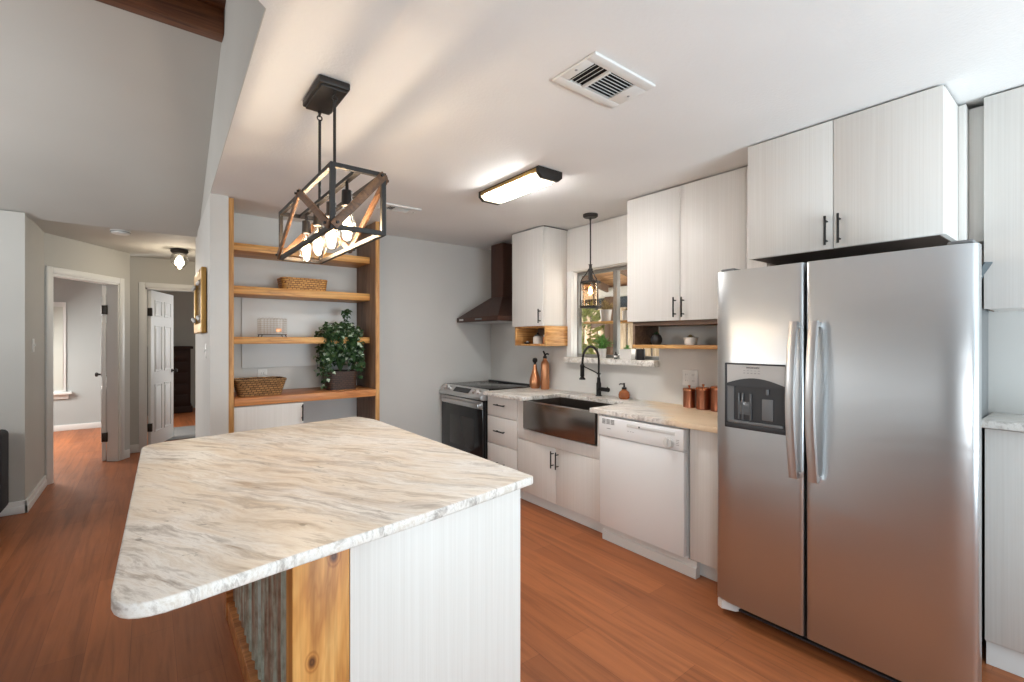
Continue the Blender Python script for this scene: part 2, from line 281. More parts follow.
# ---------------------------------------------------------------- mesh helpers
class MB:
    def __init__(s): s.bm = bmesh.new()
    def _merge(s, b):
        me = bpy.data.meshes.new('tmp'); b.to_mesh(me); b.free(); s.bm.from_mesh(me); bpy.data.meshes.remove(me); return s
    def box(s, x0, x1, y0, y1, z0, z1, bev=0.0, seg=2, rot=None, about=None):
        b = bmesh.new(); bmesh.ops.create_cube(b, size=1)
        cx, cy, cz = (x0+x1)/2, (y0+y1)/2, (z0+z1)/2
        for v in b.verts: v.co = Vector((cx+v.co.x*(x1-x0), cy+v.co.y*(y1-y0), cz+v.co.z*(z1-z0)))
        if bev: bmesh.ops.bevel(b, geom=list(b.edges), offset=bev, segments=seg, affect='EDGES', profile=0.5)
        if rot is not None:
            a = Vector(about) if about else Vector((cx, cy, cz))
            for v in b.verts: v.co = a + rot @ (v.co-a)
        return s._merge(b)
    def bar(s, p0, p1, w, h, up=(0, 0, 1), bev=0.0):
        p0, p1 = Vector(p0), Vector(p1); d = (p1-p0); L = d.length; d.normalize(); u = Vector(up)
        x = d.cross(u)
        if x.length < 1e-4: x = d.cross(Vector((1, 0, 0)))
        x.normalize(); u = x.cross(d)
        b = bmesh.new(); bmesh.ops.create_cube(b, size=1); c = (p0+p1)/2
        for v in b.verts: v.co = Vector((v.co.x*w, v.co.y*L, v.co.z*h))
        if bev: bmesh.ops.bevel(b, geom=list(b.edges), offset=bev, segments=2, affect='EDGES', profile=0.5)
        for v in b.verts: q = v.co.copy(); v.co = c + x*q.x + d*q.y + u*q.z
        return s._merge(b)
    def prism(s, pts, a0, a1, axis='z', bev=0.0, seg=2):
        def P(u, v, a): return {'z': (u, v, a), 'y': (u, a, v), 'x': (a, u, v)}[axis]
        b = bmesh.new(); lo = [b.verts.new(P(u, v, a0)) for u, v in pts]; hi = [b.verts.new(P(u, v, a1)) for u, v in pts]
        n = len(pts); b.faces.new(lo); b.faces.new(hi)
        for i in range(n): b.faces.new((lo[i], lo[(i+1) % n], hi[(i+1) % n], hi[i]))
        bmesh.ops.recalc_face_normals(b, faces=list(b.faces))
        if bev:
            es = [e for e in b.edges if (e.verts[0] in lo) == (e.verts[1] in lo)]
            bmesh.ops.bevel(b, geom=es, offset=bev, segments=seg, affect='EDGES', profile=0.5)
        return s._merge(b)
    def hexa(s, bot, top):
        b = bmesh.new(); lo = [b.verts.new(p) for p in bot]; hi = [b.verts.new(p) for p in top]; n = len(bot)
        b.faces.new(lo); b.faces.new(hi)
        for i in range(n): b.faces.new((lo[i], lo[(i+1) % n], hi[(i+1) % n], hi[i]))
        bmesh.ops.recalc_face_normals(b, faces=list(b.faces)); return s._merge(b)
    def tube(s, pts, r, seg=8):
        pts = [Vector(p) for p in pts]; b = bmesh.new(); rings = []
        rr = r if isinstance(r, (list, tuple)) else [r]*len(pts)
        t = (pts[1]-pts[0]).normalized(); u = t.orthogonal().normalized()
        for i, p in enumerate(pts):
            if i == 0: t = pts[1]-pts[0]
            elif i == len(pts)-1: t = pts[-1]-pts[-2]
            else: t = (pts[i+1]-pts[i]).normalized()+(pts[i]-pts[i-1]).normalized()
            t.normalize(); u = (u-t*u.dot(t)); u = u.normalized() if u.length > 1e-6 else t.orthogonal().normalized(); w = t.cross(u)
            rings.append([b.verts.new(p+(u*math.cos(k*2*PI/seg)+w*math.sin(k*2*PI/seg))*rr[i]) for k in range(seg)])
        for i in range(len(rings)-1):
            for k in range(seg): b.faces.new((rings[i][k], rings[i][(k+1) % seg], rings[i+1][(k+1) % seg], rings[i+1][k]))
        b.faces.new(rings[0]); b.faces.new(rings[-1]); bmesh.ops.recalc_face_normals(b, faces=list(b.faces)); return s._merge(b)
    def lathe(s, prof, c=(0, 0, 0), seg=24, axis='z'):
        b = bmesh.new(); rings = []; c = Vector(c)
        for r, z in prof:
            ring = []
            for k in range(1 if r < 1e-6 else seg):
                a = 2*PI*k/seg; p = (r*math.cos(a), r*math.sin(a), z)
                p = {'z': p, 'x': (p[2], p[0], p[1]), 'y': (p[0], p[2], p[1])}[axis]; ring.append(b.verts.new(c+Vector(p)))
            rings.append(ring)
        for i in range(len(rings)-1):
            A, B = rings[i], rings[i+1]
            if len(A) == 1 and len(B) == 1: continue
            for k in range(seg):
                j = (k+1) % seg
                if len(A) == 1: b.faces.new((A[0], B[j], B[k]))
                elif len(B) == 1: b.faces.new((A[k], A[j], B[0]))
                else: b.faces.new((A[k], A[j], B[j], B[k]))
        if len(rings[0]) > 1: b.faces.new(rings[0])
        if len(rings[-1]) > 1: b.faces.new(rings[-1])
        bmesh.ops.recalc_face_normals(b, faces=list(b.faces)); return s._merge(b)
    def ring(s, c, R, r, seg=24, n=8, axis='z'):
        pts = []
        for k in range(seg+1):
            a = 2*PI*k/seg; p = (R*math.cos(a), R*math.sin(a), 0); p = {'z': p, 'x': (0, p[0], p[1]), 'y': (p[0], 0, p[1])}[axis]
            pts.append(Vector(c)+Vector(p))
        return s.tube(pts, r, n)
    def leaf(s, p, d, up, L, w, fold=0.25):
        p, d, up = Vector(p), Vector(d).normalized(), Vector(up); x = d.cross(up)
        x = x.normalized() if x.length > 1e-5 else d.orthogonal().normalized(); u = x.cross(d)
        bm = s.bm; V = [bm.verts.new(q) for q in (p, p+d*L*0.45+x*w/2+u*w*fold, p+d*L-u*w*0.1, p+d*L*0.45-x*w/2+u*w*fold, p+d*L*0.5)]
        bm.faces.new((V[0], V[1], V[4])); bm.faces.new((V[1], V[2], V[4])); bm.faces.new((V[2], V[3], V[4])); bm.faces.new((V[3], V[0], V[4])); return s
    def build(s, name, material, parent=None, angle=35):
        bm = s.bm
        if parent is not None: org = WL[parent]
        else:
            xs = [v.co for v in bm.verts]; org = Vector(((min(v.x for v in xs)+max(v.x for v in xs))/2, (min(v.y for v in xs)+max(v.y for v in xs))/2, min(v.z for v in xs)))
        bmesh.ops.translate(bm, verts=list(bm.verts), vec=-org)
        me = bpy.data.meshes.new(name)
        for f in bm.faces: f.smooth = True
        bm.to_mesh(me); bm.free(); me.set_sharp_from_angle(angle=math.radians(angle))
        mats = material if isinstance(material, list) else [material]
        for q in mats: me.materials.append(M[q] if isinstance(q, str) else q)
        o = bpy.data.objects.new(name, me); COL.objects.link(o)
        if parent is not None: o.parent = parent; WL[o] = org.copy()
        else: o.location = org; WL[o] = org.copy()
        return o
WL = {}
def thing(name, label, cat, loc, group=None):
    o = bpy.data.objects.new(name, None); COL.objects.link(o); o.location = loc; o.empty_display_size = 0.05
    WL[o] = Vector(loc); return tag(o, label, cat, group)
def tag(o, label, cat, group=None):
    o['label'] = label; o['category'] = cat
    if group: o['group'] = group
    return o
def struct(name, mb, material, parent=None):
    o = mb.build(name, material, parent)
    if parent is None: o['kind'] = 'structure'
    return o
def dup(root, loc, label=None, group=None):
    r = root.copy(); COL.objects.link(r); r.location = loc; WL[r] = Vector(loc)
    if label: r['label'] = label
    if group: r['group'] = group
    def rec(src, dst):
        for ch in [o for o in src.children]:
            c = ch.copy(); COL.objects.link(c); c.parent = dst; rec(ch, c)
    rec(root, r); return r
def letters(name, text, size, loc, rot, material, parent):
    c = bpy.data.curves.new(name, 'FONT'); c.body = text; c.size = size; c.extrude = 0.0003; c.align_x = 'CENTER'; c.align_y = 'CENTER'
    c.materials.append(M[material]); o = bpy.data.objects.new(name, c); COL.objects.link(o); o.parent = parent
    bpy.context.view_layer.update(); me = bpy.data.meshes.new_from_object(o); bpy.data.objects.remove(o)
    o = bpy.data.objects.new(name, me); COL.objects.link(o); o.parent = parent
    o.location = Vector(loc)-WL[parent]; o.rotation_euler = rot; return o
def pull(p0, p1, out, parent, r=0.0055, off=0.03, label=None):
    p0, p1, out = Vector(p0), Vector(p1), Vector(out); d = (p1-p0); m = MB()
    m.tube([p0+out*off, p1+out*off], r, 8)
    for t in (0.16, 0.84): m.tube([p0+d*t, p0+d*t+out*off], r*0.85, 6)
    return m.build('handle', 'black', parent)
OUT = (-1, 0, 0)
CZ = 2.445; WX = 3.14; FY = 4.445

# ---------------------------------------------------------------- the setting
struct('floor', MB().box(-6, 3.3, -7.5, 12.2, -0.06, 0), 'floor')
PF0, PF1 = Vector((0.287, 1.64)), Vector((0.339, 3.955))
def px_(y): return PF0.x+(y-PF0.y)*(PF1.x-PF0.x)/(PF1.y-PF0.y)
struct('ceiling', MB().prism([(-0.747, 0.599), (0.290, 1.639), (0.342, 3.955), (0.363, 4.52), (3.26, 4.52), (3.26, -3.6), (-0.75, -3.6)], CZ, CZ+0.1), 'ceil')
# vertical face above the kitchen ceiling edge
m = MB()
for a, b in (((-0.75, 0.60), (0.287, 1.64)), ((0.287, 1.64), (0.339, 3.955))):
    m.prism([a, b, (b[0]+0.09, b[1]-0.02), (a[0]+0.09, a[1]-0.02)], CZ+0.0006, 3.75)
m.prism([(0.339, 3.955), (px_(5.45), 5.45), (px_(5.45)+0.09, 5.45), (0.43, 3.955)], CZ+0.0006, 3.75)
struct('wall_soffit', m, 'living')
# partition between hall and kitchen
struct('wall_partition', MB().prism([(0.339, 3.955), (0.453, 3.955), (0.453, 4.445), (0.47, 5.75), (px_(5.75)-0.012, 5.75)], 0, CZ), 'wall')
struct('wall_far', MB().box(0.45, WX+0.12, FY, FY+0.1, 0, CZ), 'wall')
m = MB()
m.box(WX, WX+0.12, -3.6, 2.17, 0, CZ); m.box(WX, WX+0.12, 3.115, FY+0.1, 0, CZ)
m.box(WX, WX+0.12, 2.17, 3.115, 0, 1.19); m.box(WX, WX+0.12, 2.17, 3.115, 2.03, CZ)
struct('wall_right', m, 'wall')
# living room: gable side wall, vaulted ceiling, ridge beam
HY = 5.40; HZ = 2.425
m = MB(); m.box(-5.0, -0.80, HY, HY+0.11, 0, HZ); struct('wall_living', m, 'living')
RY, RZ = 3.02, 3.10
m = MB(); m.hexa([(-5, HY+0.12, HZ-0.02), (0.42, HY+0.12, HZ-0.02), (0.42, RY, RZ), (-5, RY, RZ)], [(-5, HY+0.12, HZ+0.08), (0.42, HY+0.12, HZ+0.08), (0.42, RY, RZ+0.1), (-5, RY, RZ+0.1)])
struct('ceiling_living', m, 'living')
m = MB(); m.hexa([(-5, 2.75, 3.30), (0.42, 2.75, 3.30), (0.42, -0.6, 2.55), (-5, -0.6, 2.55)], [(-5, 2.75, 3.4), (0.42, 2.75, 3.4), (0.42, -0.6, 2.65), (-5, -0.6, 2.65)])
struct('ceiling_slope', m, 'ceil')
m = MB()
for a in ((-1.0, 0.2, 0, 3.4), (1.6, 2.6, 0, 3.4), (4.0, 5.4, 0, 3.4), (0.2, 1.6, 0, 0.5), (0.2, 1.6, 2.1, 3.4), (2.6, 4.0, 0, 0.5), (2.6, 4.0, 2.1, 3.4)): m.box(-5.1, -5.0, a[0], a[1], a[2], a[3])
struct('wall_left', m, 'living')
struct('wall_back', MB().box(-5.1, -0.75, -2.5, -2.4, 0, 3.0), 'living')
bt = thing('ceiling_beam', 'stained brown timber beam along the vaulted ceiling ridge, top left', 'beam', (-2.4, 2.93, 3.06))
MB().box(-5, 0.315, 2.93, 3.02, 3.04, 3.18, 0.004).build('lower_board', 'beam', bt)
MB().box(-5, 0.318, 2.80, 2.93, 3.17, 3.30, 0.004).build('upper_board', 'beam', bt)
# hall beyond the opening
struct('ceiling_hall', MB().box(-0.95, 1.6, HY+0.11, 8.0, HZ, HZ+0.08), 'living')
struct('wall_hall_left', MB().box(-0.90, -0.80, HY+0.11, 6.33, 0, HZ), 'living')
A0 = Vector((-0.80, 6.27, 0)); A1 = Vector((-0.20, 7.165, 0)); AD = (A1-A0).normalized(); AN = Vector((AD.y, -AD.x, 0)); AL = (A1-A0).length
aw = math.atan2(AD.y, AD.x); AR = Matrix.Rotation(aw, 3, 'Z')
def abox(m, s0, s1, n0, n1, z0, z1, bev=0):
    """box along the angled hall wall: s along the wall, n toward the hall"""
    b0 = MB().box(s0, s1, -n1, -n0, z0, z1, bev); me = bpy.data.meshes.new('t'); b0.bm.to_mesh(me); b0.bm.free()
    b = bmesh.new(); b.from_mesh(me); bpy.data.meshes.remove(me)
    for v in b.verts: v.co = A0 + AR @ v.co
    m._merge(b); return m
O0, O1, OZ1 = 0.075, 0.925, 2.045
m = MB(); abox(m, -0.02, O0, -0.11, 0, 0, HZ); abox(m, O1, AL+0.02, -0.11, 0, 0, HZ); abox(m, O0, O1, -0.11, 0, OZ1, HZ); struct('wall_hall_angled', m, 'living')
D2Y = 7.42
m = MB(); m.box(-0.22, -0.045, D2Y, D2Y+0.11, 0, HZ); m.box(-0.045, 0.78, D2Y, D2Y+0.11, 2.05, HZ); m.box(0.78, 1.7, D2Y, D2Y+0.11, 0, HZ)
struct('wall_hall_far', m, 'living')
struct('wall_hall_right', MB().box(1.6, 1.7, 4.52, D2Y, 0, HZ), 'living')
# bedrooms
struct('wall_bedroom_left', MB().box(-3.2, -0.42, 9.87, 9.97, 0, 2.45), 'blue')
struct('wall_bedroom_far', MB().box(-0.9, 1.8, 11.55, 11.65, 0, 2.45), 'blue')
struct('ceiling_bedroom', MB().box(-3.2, 1.9, 7.55, 11.65, 2.45, 2.5), 'ceil')
# casings, jambs, baseboards
def casing(m, box, s0, s1, z1, w=0.065):
    box(m, s0-w, s0, 0, 0.018, 0, z1+w, 0.004); box(m, s1, s1+w, 0, 0.018, 0, z1+w, 0.004); box(m, s0, s1, 0, 0.018, z1, z1+w, 0.004)
    box(m, s0, s0+0.018, -0.12, 0.004, 0, z1); box(m, s1-0.018, s1, -0.12, 0.004, 0, z1); box(m, s0, s1, -0.12, 0.004, z1-0.018, z1)
m = MB(); casing(m, abox, O0, O1, OZ1); struct('trim_1', m, 'trim')
m = MB(); casing(m, lambda mm, s0, s1, n0, n1, z0, z1, bev=0: mm.box(s0, s1, D2Y-n1, D2Y-n0, z0, z1, bev), -0.045, 0.78, 2.05); struct('trim_2', m, 'trim')
def base(m, box, s0, s1): box(m, s0, s1, 0, 0.014, 0, 0.095, 0.003); box(m, s0, s1, 0, 0.02, 0, 0.06, 0.003)
struct('baseboard_living', MB().box(-5, -0.785, HY-0.016, HY, 0, 0.10, 0.004).box(-5, -0.78, HY-0.022, HY, 0, 0.06, 0.004), 'trim')
struct('baseboard_hall_left', MB().box(-0.80, -0.785, HY-0.016, 6.27, 0, 0.10, 0.004).box(-0.80, -0.778, HY-0.022, 6.26, 0, 0.06, 0.004), 'trim')
m = MB(); abox(m, O1+0.065, AL, 0, 0.014, 0, 0.10, 0.004); m.box(-0.205, -0.11, D2Y-0.014, D2Y, 0, 0.10, 0.004); struct('baseboard_hall_far', m, 'trim')
struct('baseboard_bedroom', MB().box(-3.2, -0.43, 9.855, 9.87, 0, 0.09, 0.004), 'trim')
struct('baseboard_far', MB().box(1.61, 2.48, FY-0.014, FY, 0, 0.09, 0.004), 'trim')

# six panel door leaf, built along local +x from the hinge, thickness in y
def door_leaf(name, w, h, hinge, ang, knob_side):
    e = bpy.data.objects.new(name, None); COL.objects.link(e); e.location = hinge; e.rotation_euler = (0, 0, ang); e['kind'] = 'structure'; WL[e] = Vector((0, 0, 0))
    t = 0.035; m = MB().box(0, w, -t/2, t/2, 0.01, h, 0.002)
    sl = m.build('door_slab', 'trim', e)
    pr = MB()
    for (a, b) in ((0.11, w/2-0.04), (w/2+0.04, w-0.11)):
        for z0, z1 in ((0.20, 0.82), (0.98, 1.58), (1.70, h-0.12)):
            for sd in (-1, 1):
                y = sd*t/2
                pr.box(a+0.035, b-0.035, min(y, y+sd*0.006), max(y, y+sd*0.006), z0+0.035, z1-0.035, 0.004)
                for (q0, q1, r0, r1) in ((a, b, z0, z0+0.014), (a, b, z1-0.014, z1), (a, a+0.014, z0, z1), (b-0.014, b, z0, z1)):
                    pr.box(q0, q1, min(y, y+sd*0.008), max(y, y+sd*0.008), r0, r1, 0.003)
    pr.build('door_panel_moulding', 'trim', e)
    k = MB()
    for sd in (-1, 1):
        k.lathe([(0.026, 0), (0.026, 0.006), (0.010, 0.010), (0.010, 0.032), (0.024, 0.040), (0.029, 0.052), (0.022, 0.066), (0, 0.069)] if sd > 0 else [(0.026, 0), (0.026, -0.006), (0.010, -0.010), (0.010, -0.032), (0.024, -0.040), (0.029, -0.052), (0.022, -0.066), (0, -0.069)], (w-0.065, sd*t/2, 0.96), 16, 'y')
    k.build('door_knob', 'bronze', e)
    for z in (0.28, h-0.28):
        MB().box(-0.02, 0.03, -t/2-0.006, t/2+0.004, z-0.05, z+0.05, 0.002).tube([(-0.012, -t/2-0.006, z-0.052), (-0.012, -t/2-0.006, z+0.052)], 0.009, 8).build('door_hinge', 'hinge', e)
    return e
hp = A0 + AD*(O1-0.035) - AN*0.135
door_leaf('door_1', 0.80, 2.02, (hp.x, hp.y, 0), math.radians(93.4), 1)
door_leaf('door_2', 0.79, 2.03, (-0.005, D2Y+0.085, 0), math.atan2(0.735, 0.250), 1)
# bedroom window with blind
w2 = bpy.data.objects.new('window_2', None); COL.objects.link(w2); w2.location = (-1.35, 9.87, 0.6); w2['kind'] = 'structure'; WL[w2] = Vector(w2.location)
MB().box(-1.75, -1.02, 9.845, 9.868, 0.60, 1.97, 0.004).build('window_frame', 'trim', w2)
MB().box(-1.72, -1.05, 9.835, 9.846, 0.63, 1.90, 0.002).build('roller_blind', 'blind', w2)
MB().box(-1.82, -0.95, 9.78, 9.87, 0.56, 0.60, 0.006).box(-1.78, -0.99, 9.84, 9.87, 0.49, 0.56, 0.004).build('window_sill', 'trim', w2)

# kitchen window
w1 = bpy.data.objects.new('window_1', None); COL.objects.link(w1); w1.location = (3.2, 2.64, 1.235); w1['kind'] = 'structure'; WL[w1] = Vector(w1.location)
m = MB(); y0, y1, z0, z1 = 2.17, 3.115, 1.235, 2.03; f = 0.03
for a in ((y0, y0+f, z0, z1), (y1-f, y1, z0, z1), (y0+f, y1-f, z0, z0+f), (y0+f, y1-f, z1-f, z1), (2.625, 2.67, z0+f, z1-f)): m.box(3.19, 3.235, a[0], a[1], a[2], a[3], 0.003)
m.build('window_frame', 'alu', w1)
MB().box(3.21, 3.215, y0+f, 2.625, z0+f, z1-f).build('glass_pane', 'pane', w1)
MB().box(3.21, 3.215, 2.67, y1-f, z0+f, z1-f).build('glass_pane', 'pane', w1)
MB().box(3.185, 3.20, 2.64, 2.655, 1.62, 1.68, 0.003).build('window_latch', 'alu', w1)
struct('trim_3', MB().box(3.115, 3.15, 3.105, 3.165, 1.236, 2.04, 0.003).box(3.14, 3.19, 3.10, 3.117, 1.236, 2.03), 'trim')
sill = MB().box(3.07, 3.188, 2.165, 3.165, 1.187, 1.235, 0.006).build('window_sill_slab', 'edge'); tag(sill, 'marble slab window sill projecting over the backsplash', 'window sill')

# ---------------------------------------------------------------- outdoors through the kitchen window
struct('ground', MB().box(3.3, 12, 0, 12, -0.2, -0.12), 'grass')
fe = thing('yard_fence', 'weathered wooden plank fence outside the kitchen window', 'fence', (6.2, 4.6, -0.12))
y = 2.2; r = random.Random(3)
m = MB()
while y < 7.4:
    m.box(6.2, 6.225, y, y+0.125, -0.12, 1.93+r.uniform(-0.01, 0.01), 0.003); y += 0.16
m.build('fence_boards', 'fence', fe)
MB().box(6.225, 6.265, 2.2, 7.4, 0.4, 0.49).box(6.225, 6.265, 2.2, 7.4, 1.6, 1.69).build('fence_rail', 'rafter', fe)
pa = thing('patio_roof', 'wooden patio roof over the yard outside the kitchen window', 'roof', (4.6, 4.4, 2.15))
m = MB(); m.hexa([(3.4, 1.5, 2.75), (3.4, 7.5, 2.75), (5.7, 7.5, 2.22), (5.7, 1.5, 2.22)], [(3.4, 1.5, 2.78), (3.4, 7.5, 2.78), (5.7, 7.5, 2.25), (5.7, 1.5, 2.25)]); m.build('roof_boards', 'patio', pa)
for k, yy in enumerate((2.4, 3.2, 4.0, 4.8, 5.6, 6.4)):
    MB().bar((3.4, yy, 2.70), (5.7, yy, 2.17), 0.045, 0.12).build('rafter', 'rafter', pa)
MB().box(5.6, 5.72, 1.5, 7.5, 2.06, 2.2, 0.004).build('eave_beam', 'trim', pa)
MB().box(5.58, 5.70, 4.72, 4.84, -0.12, 2.06, 0.004).build('post', 'rafter', pa)
def bush(name, label, c, r_, n, mk, L=0.12):
    m = MB(); rr = random.Random(int(c[0]*100+c[1]*37))
    for i in range(n):
        v = Vector((rr.gauss(0, 1), rr.gauss(0, 1), rr.gauss(0, 1))).normalized(); q = v*rr.uniform(0.55, 1.0)
        m.leaf((c[0]+q.x*r_[0], c[1]+q.y*r_[1], c[2]+q.z*r_[2]), v+Vector((0, 0, 0.3)), (rr.random(), rr.random(), 1), L, L*0.6)
    m.tube([(c[0], c[1], -0.12), (c[0], c[1], c[2])], 0.02, 6)
    return tag(m.build(name, mk), label, 'shrub')
bush('shrub', 'yellow-green shrub in the yard behind the hanging pendant', (5.5, 5.25, 1.55), (0.3, 0.42, 0.42), 420, 'hedge')
bush('shrub', 'dark low shrub in the yard, lower left of the window', (5.2, 4.35, 0.75), (0.3, 0.36, 0.36), 380, 'leafdark')
# plant shelf just outside the glass
ps = thing('window_plant_shelf', 'wooden plant shelf across the middle of the kitchen window', 'shelf', (3.38, 2.64, 1.54))
MB().box(3.27, 3.46, 2.18, 3.10, 1.548, 1.568, 0.003).build('shelf_board', 'shelfy', ps)
MB().prism([(3.265, 1.50), (3.265, 1.548), (3.45, 1.548)], 2.98, 3.0, 'y').build('bracket', 'rafter', ps)
MB().prism([(3.265, 1.50), (3.265, 1.548), (3.45, 1.548)], 2.28, 2.3, 'y').build('bracket', 'rafter', ps)

# ---------------------------------------------------------------- cabinets
def wall_cab(name, label, x0, x1, y0, y1, z0, z1, splits, hz, under='cab', group=None):
    t = thing(name, label, 'cabinet', ((x0+x1)/2, (y0+y1)/2, z0), group)
    MB().box(x0+0.022, x1, y0, y1, z0+0.004, z1, 0.001).build('body', 'cab', t)
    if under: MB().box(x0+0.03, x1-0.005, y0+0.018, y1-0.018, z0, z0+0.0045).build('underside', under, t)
    MB().box(x0+0.022, x1, y0+0.002, y1-0.002, z1-0.0005, z1+0.006).build('top_gap', 'cabdark', t)
    ys = [y0]+splits+[y1]
    for i in range(len(ys)-1):
        d = MB().box(x0, x0+0.019, ys[i]+0.0015, ys[i+1]-0.0015, z0, z1, 0.0015).build('door', 'cab', t)
        for s_, hy in hz:
            if ys[i] < hy < ys[i+1]: pull((x0, hy, s_[0]), (x0, hy, s_[1]), OUT, d)
    return t
wall_cab('upper_cabinet', 'tall narrow white upper cabinet between range hood and window', 2.82, 3.135, 3.17, 3.63, 1.525, 2.432, [], [((1.55, 1.68), 3.205)])
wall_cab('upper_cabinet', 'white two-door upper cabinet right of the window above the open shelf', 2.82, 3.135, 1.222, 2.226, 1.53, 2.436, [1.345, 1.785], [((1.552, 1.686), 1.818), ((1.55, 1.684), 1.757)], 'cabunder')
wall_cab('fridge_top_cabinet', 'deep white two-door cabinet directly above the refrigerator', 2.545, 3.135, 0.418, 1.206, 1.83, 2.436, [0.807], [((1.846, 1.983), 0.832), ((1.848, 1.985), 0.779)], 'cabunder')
t = thing('filler_panel', 'narrow white filler strip between fridge cabinet and right upper cabinet', 'cabinet panel', (2.98, 0.38, 1.83))
MB().box(2.82, 3.13, 0.392, 0.4165, 1.83, 2.430, 0.001).build('panel', 'cab', t)
MB().box(2.875, 3.13, 0.342, 0.391, 1.83, 2.422, 0.001).build('recessed_panel', 'cab', t)
t = wall_cab('upper_cabinet', 'white upper cabinet at the right edge beside the fridge', 2.82, 3.135, -0.40, 0.338, 1.53, 2.436, [], [])
MB().bar((2.815, 0.350, 1.675), (2.785, 0.318, 1.725), 0.03, 0.005).bar((2.81, 0.350, 1.665), (2.83, 0.345, 1.70), 0.022, 0.012).build('hinge', 'zinc', t)
MB().box(3.0, 3.13, 0.3385, 0.3415, 1.53, 1.83).build('side_panel', 'brownbox', t)
vp = MB().box(3.118, 3.139, 2.228, 3.168, 2.04, 2.43, 0.001).build('valance_panel', 'cab'); tag(vp, 'white wood-grain panel filling the wall above the kitchen window', 'cabinet panel')
# crate under the narrow cabinet
t = thing('crate_shelf', 'open knotty wood box shelf under the narrow upper cabinet', 'shelf', (2.99, 3.38, 1.34))
MB().box(2.84, 3.138, 3.155, 3.175, 1.34, 1.524, 0.002).build('side', 'crate', t)
MB().box(2.84, 3.138, 3.59, 3.61, 1.34, 1.524, 0.002).build('side', 'crate', t)
MB().box(2.84, 3.138, 3.175, 3.59, 1.34, 1.358, 0.002).build('bottom', 'crate', t)
MB().box(2.84, 3.138, 3.175, 3.59, 1.508, 1.524, 0.002).build('top', 'crate', t)
MB().box(3.12, 3.138, 3.175, 3.59, 1.358, 1.508).build('back', 'brownbox', t)
# shelf under the two-door cabinet
t = thing('open_shelf', 'open brown shelf niche under the two-door upper cabinet', 'shelf', (2.98, 1.75, 1.335))
MB().box(2.84, 3.138, 2.17, 2.19, 1.362, 1.528, 0.002).build('end_panel', 'brownbox', t)
MB().box(2.84, 3.138, 1.30, 2.17, 1.50, 1.528, 0.002).build('top_board', 'brownbox', t)
MB().box(2.84, 3.138, 1.30, 2.195, 1.337, 1.362, 0.002).build('bottom_board', 'shelfy', t)

FX = 2.52
def toe(m, y0, y1, x=2.585): m.box(x, 3.13, y0, y1, 0, 0.105)
# drawer unit
t = thing('drawer_base_cabinet', 'white base cabinet with three drawers beside the range', 'cabinet', (2.83, 3.4, 0))
MB().box(FX+0.02, 3.13, 3.172, 3.622, 0.10, 0.878).build('body', 'cab', t)
m = MB(); toe(m, 3.172, 3.622); m.build('toe_kick', 'trim', t)
for z0, z1, hz in ((0.692, 0.874, 0.802), (0.436, 0.688, 0.563), (0.105, 0.432, 0.27)):
    d = MB().box(FX, FX+0.019, 3.174, 3.62, z0, z1, 0.0015).build('drawer', 'cab', t)
    pull((FX, 3.33, hz), (FX, 3.485, hz), OUT, d)
# sink base
t = thing('sink_base_cabinet', 'white two-door base cabinet under the apron sink', 'cabinet', (2.83, 2.68, 0))
MB().box(FX+0.02, 3.13, 2.205, 3.168, 0.10, 0.62).box(FX+0.02, 3.13, 3.09, 3.168, 0.62, 0.878).box(FX+0.02, 3.13, 2.205, 2.25, 0.62, 0.878).build('body', 'cab', t)
MB().box(FX, FX+0.02, 2.207, 3.166, 0.545, 0.635, 0.001).box(FX, FX+0.02, 3.083, 3.166, 0.635, 0.876).box(FX, FX+0.02, 2.207, 2.25, 0.635, 0.876).build('face_panel', 'cab', t)
m = MB(); toe(m, 2.205, 3.168); m.build('toe_kick', 'trim', t)
for y0, y1, hy in ((2.207, 2.682, 2.655), (2.684, 3.166, 2.71)):
    d = MB().box(FX, FX+0.019, y0, y1, 0.105, 0.542, 0.0015).build('door', 'cab', t)
    pull((FX, hy, 0.386), (FX, hy, 0.52), OUT, d)
# end cabinet between dishwasher and refrigerator
t = thing('base_end_panel_cabinet', 'narrow white base cabinet between dishwasher and refrigerator', 'cabinet', (2.83, 1.4, 0))
MB().box(FX+0.02, 3.13, 1.25, 1.532, 0.10, 0.878).build('body', 'cab', t)
MB().box(FX, FX+0.019, 1.252, 1.531, 0.105, 0.874, 0.0015).build('door', 'cab', t)
m = MB(); toe(m, 1.25, 1.532); m.build('toe_kick', 'trim', t)
# dishwasher
t = thing('dishwasher', 'white dishwasher with control dial between sink and end cabinet', 'dishwasher', (2.8, 1.87, 0))
MB().box(2.52, 3.12, 1.545, 2.195, 0.10, 0.872).build('body', 'white', t)
MB().box(2.48, 2.52, 1.545, 2.195, 0.115, 0.735, 0.006).build('door', 'white', t)
cp = MB().box(2.474, 2.52, 1.543, 2.197, 0.738, 0.868, 0.005).build('control_panel', 'white', t)
m = MB()
for k in range(3):
    for q in range(4): m.box(2.4725, 2.476, 2.06+k*0.038, 2.09+k*0.038, 0.822+q*0.009, 0.828+q*0.009)
m.build('air_vent', 'inkgrey', cp)
MB().box(2.471, 2.476, 1.60, 1.955, 0.826, 0.846, 0.002).build('latch_bar', 'offwhite', cp)
MB().box(2.4695, 2.474, 1.85, 1.862, 0.832, 0.842, 0.002).build('latch', 'ink', cp)
m = MB().lathe([(0.036, 0), (0.036, -0.004), (0.031, -0.006), (0.029, -0.020), (0, -0.021)], (2.474, 1.64, 0.778), 28, 'x').box(2.446, 2.455, 1.637, 1.643, 0.757, 0.799, 0.001); m.build('dial', 'offwhite', cp)
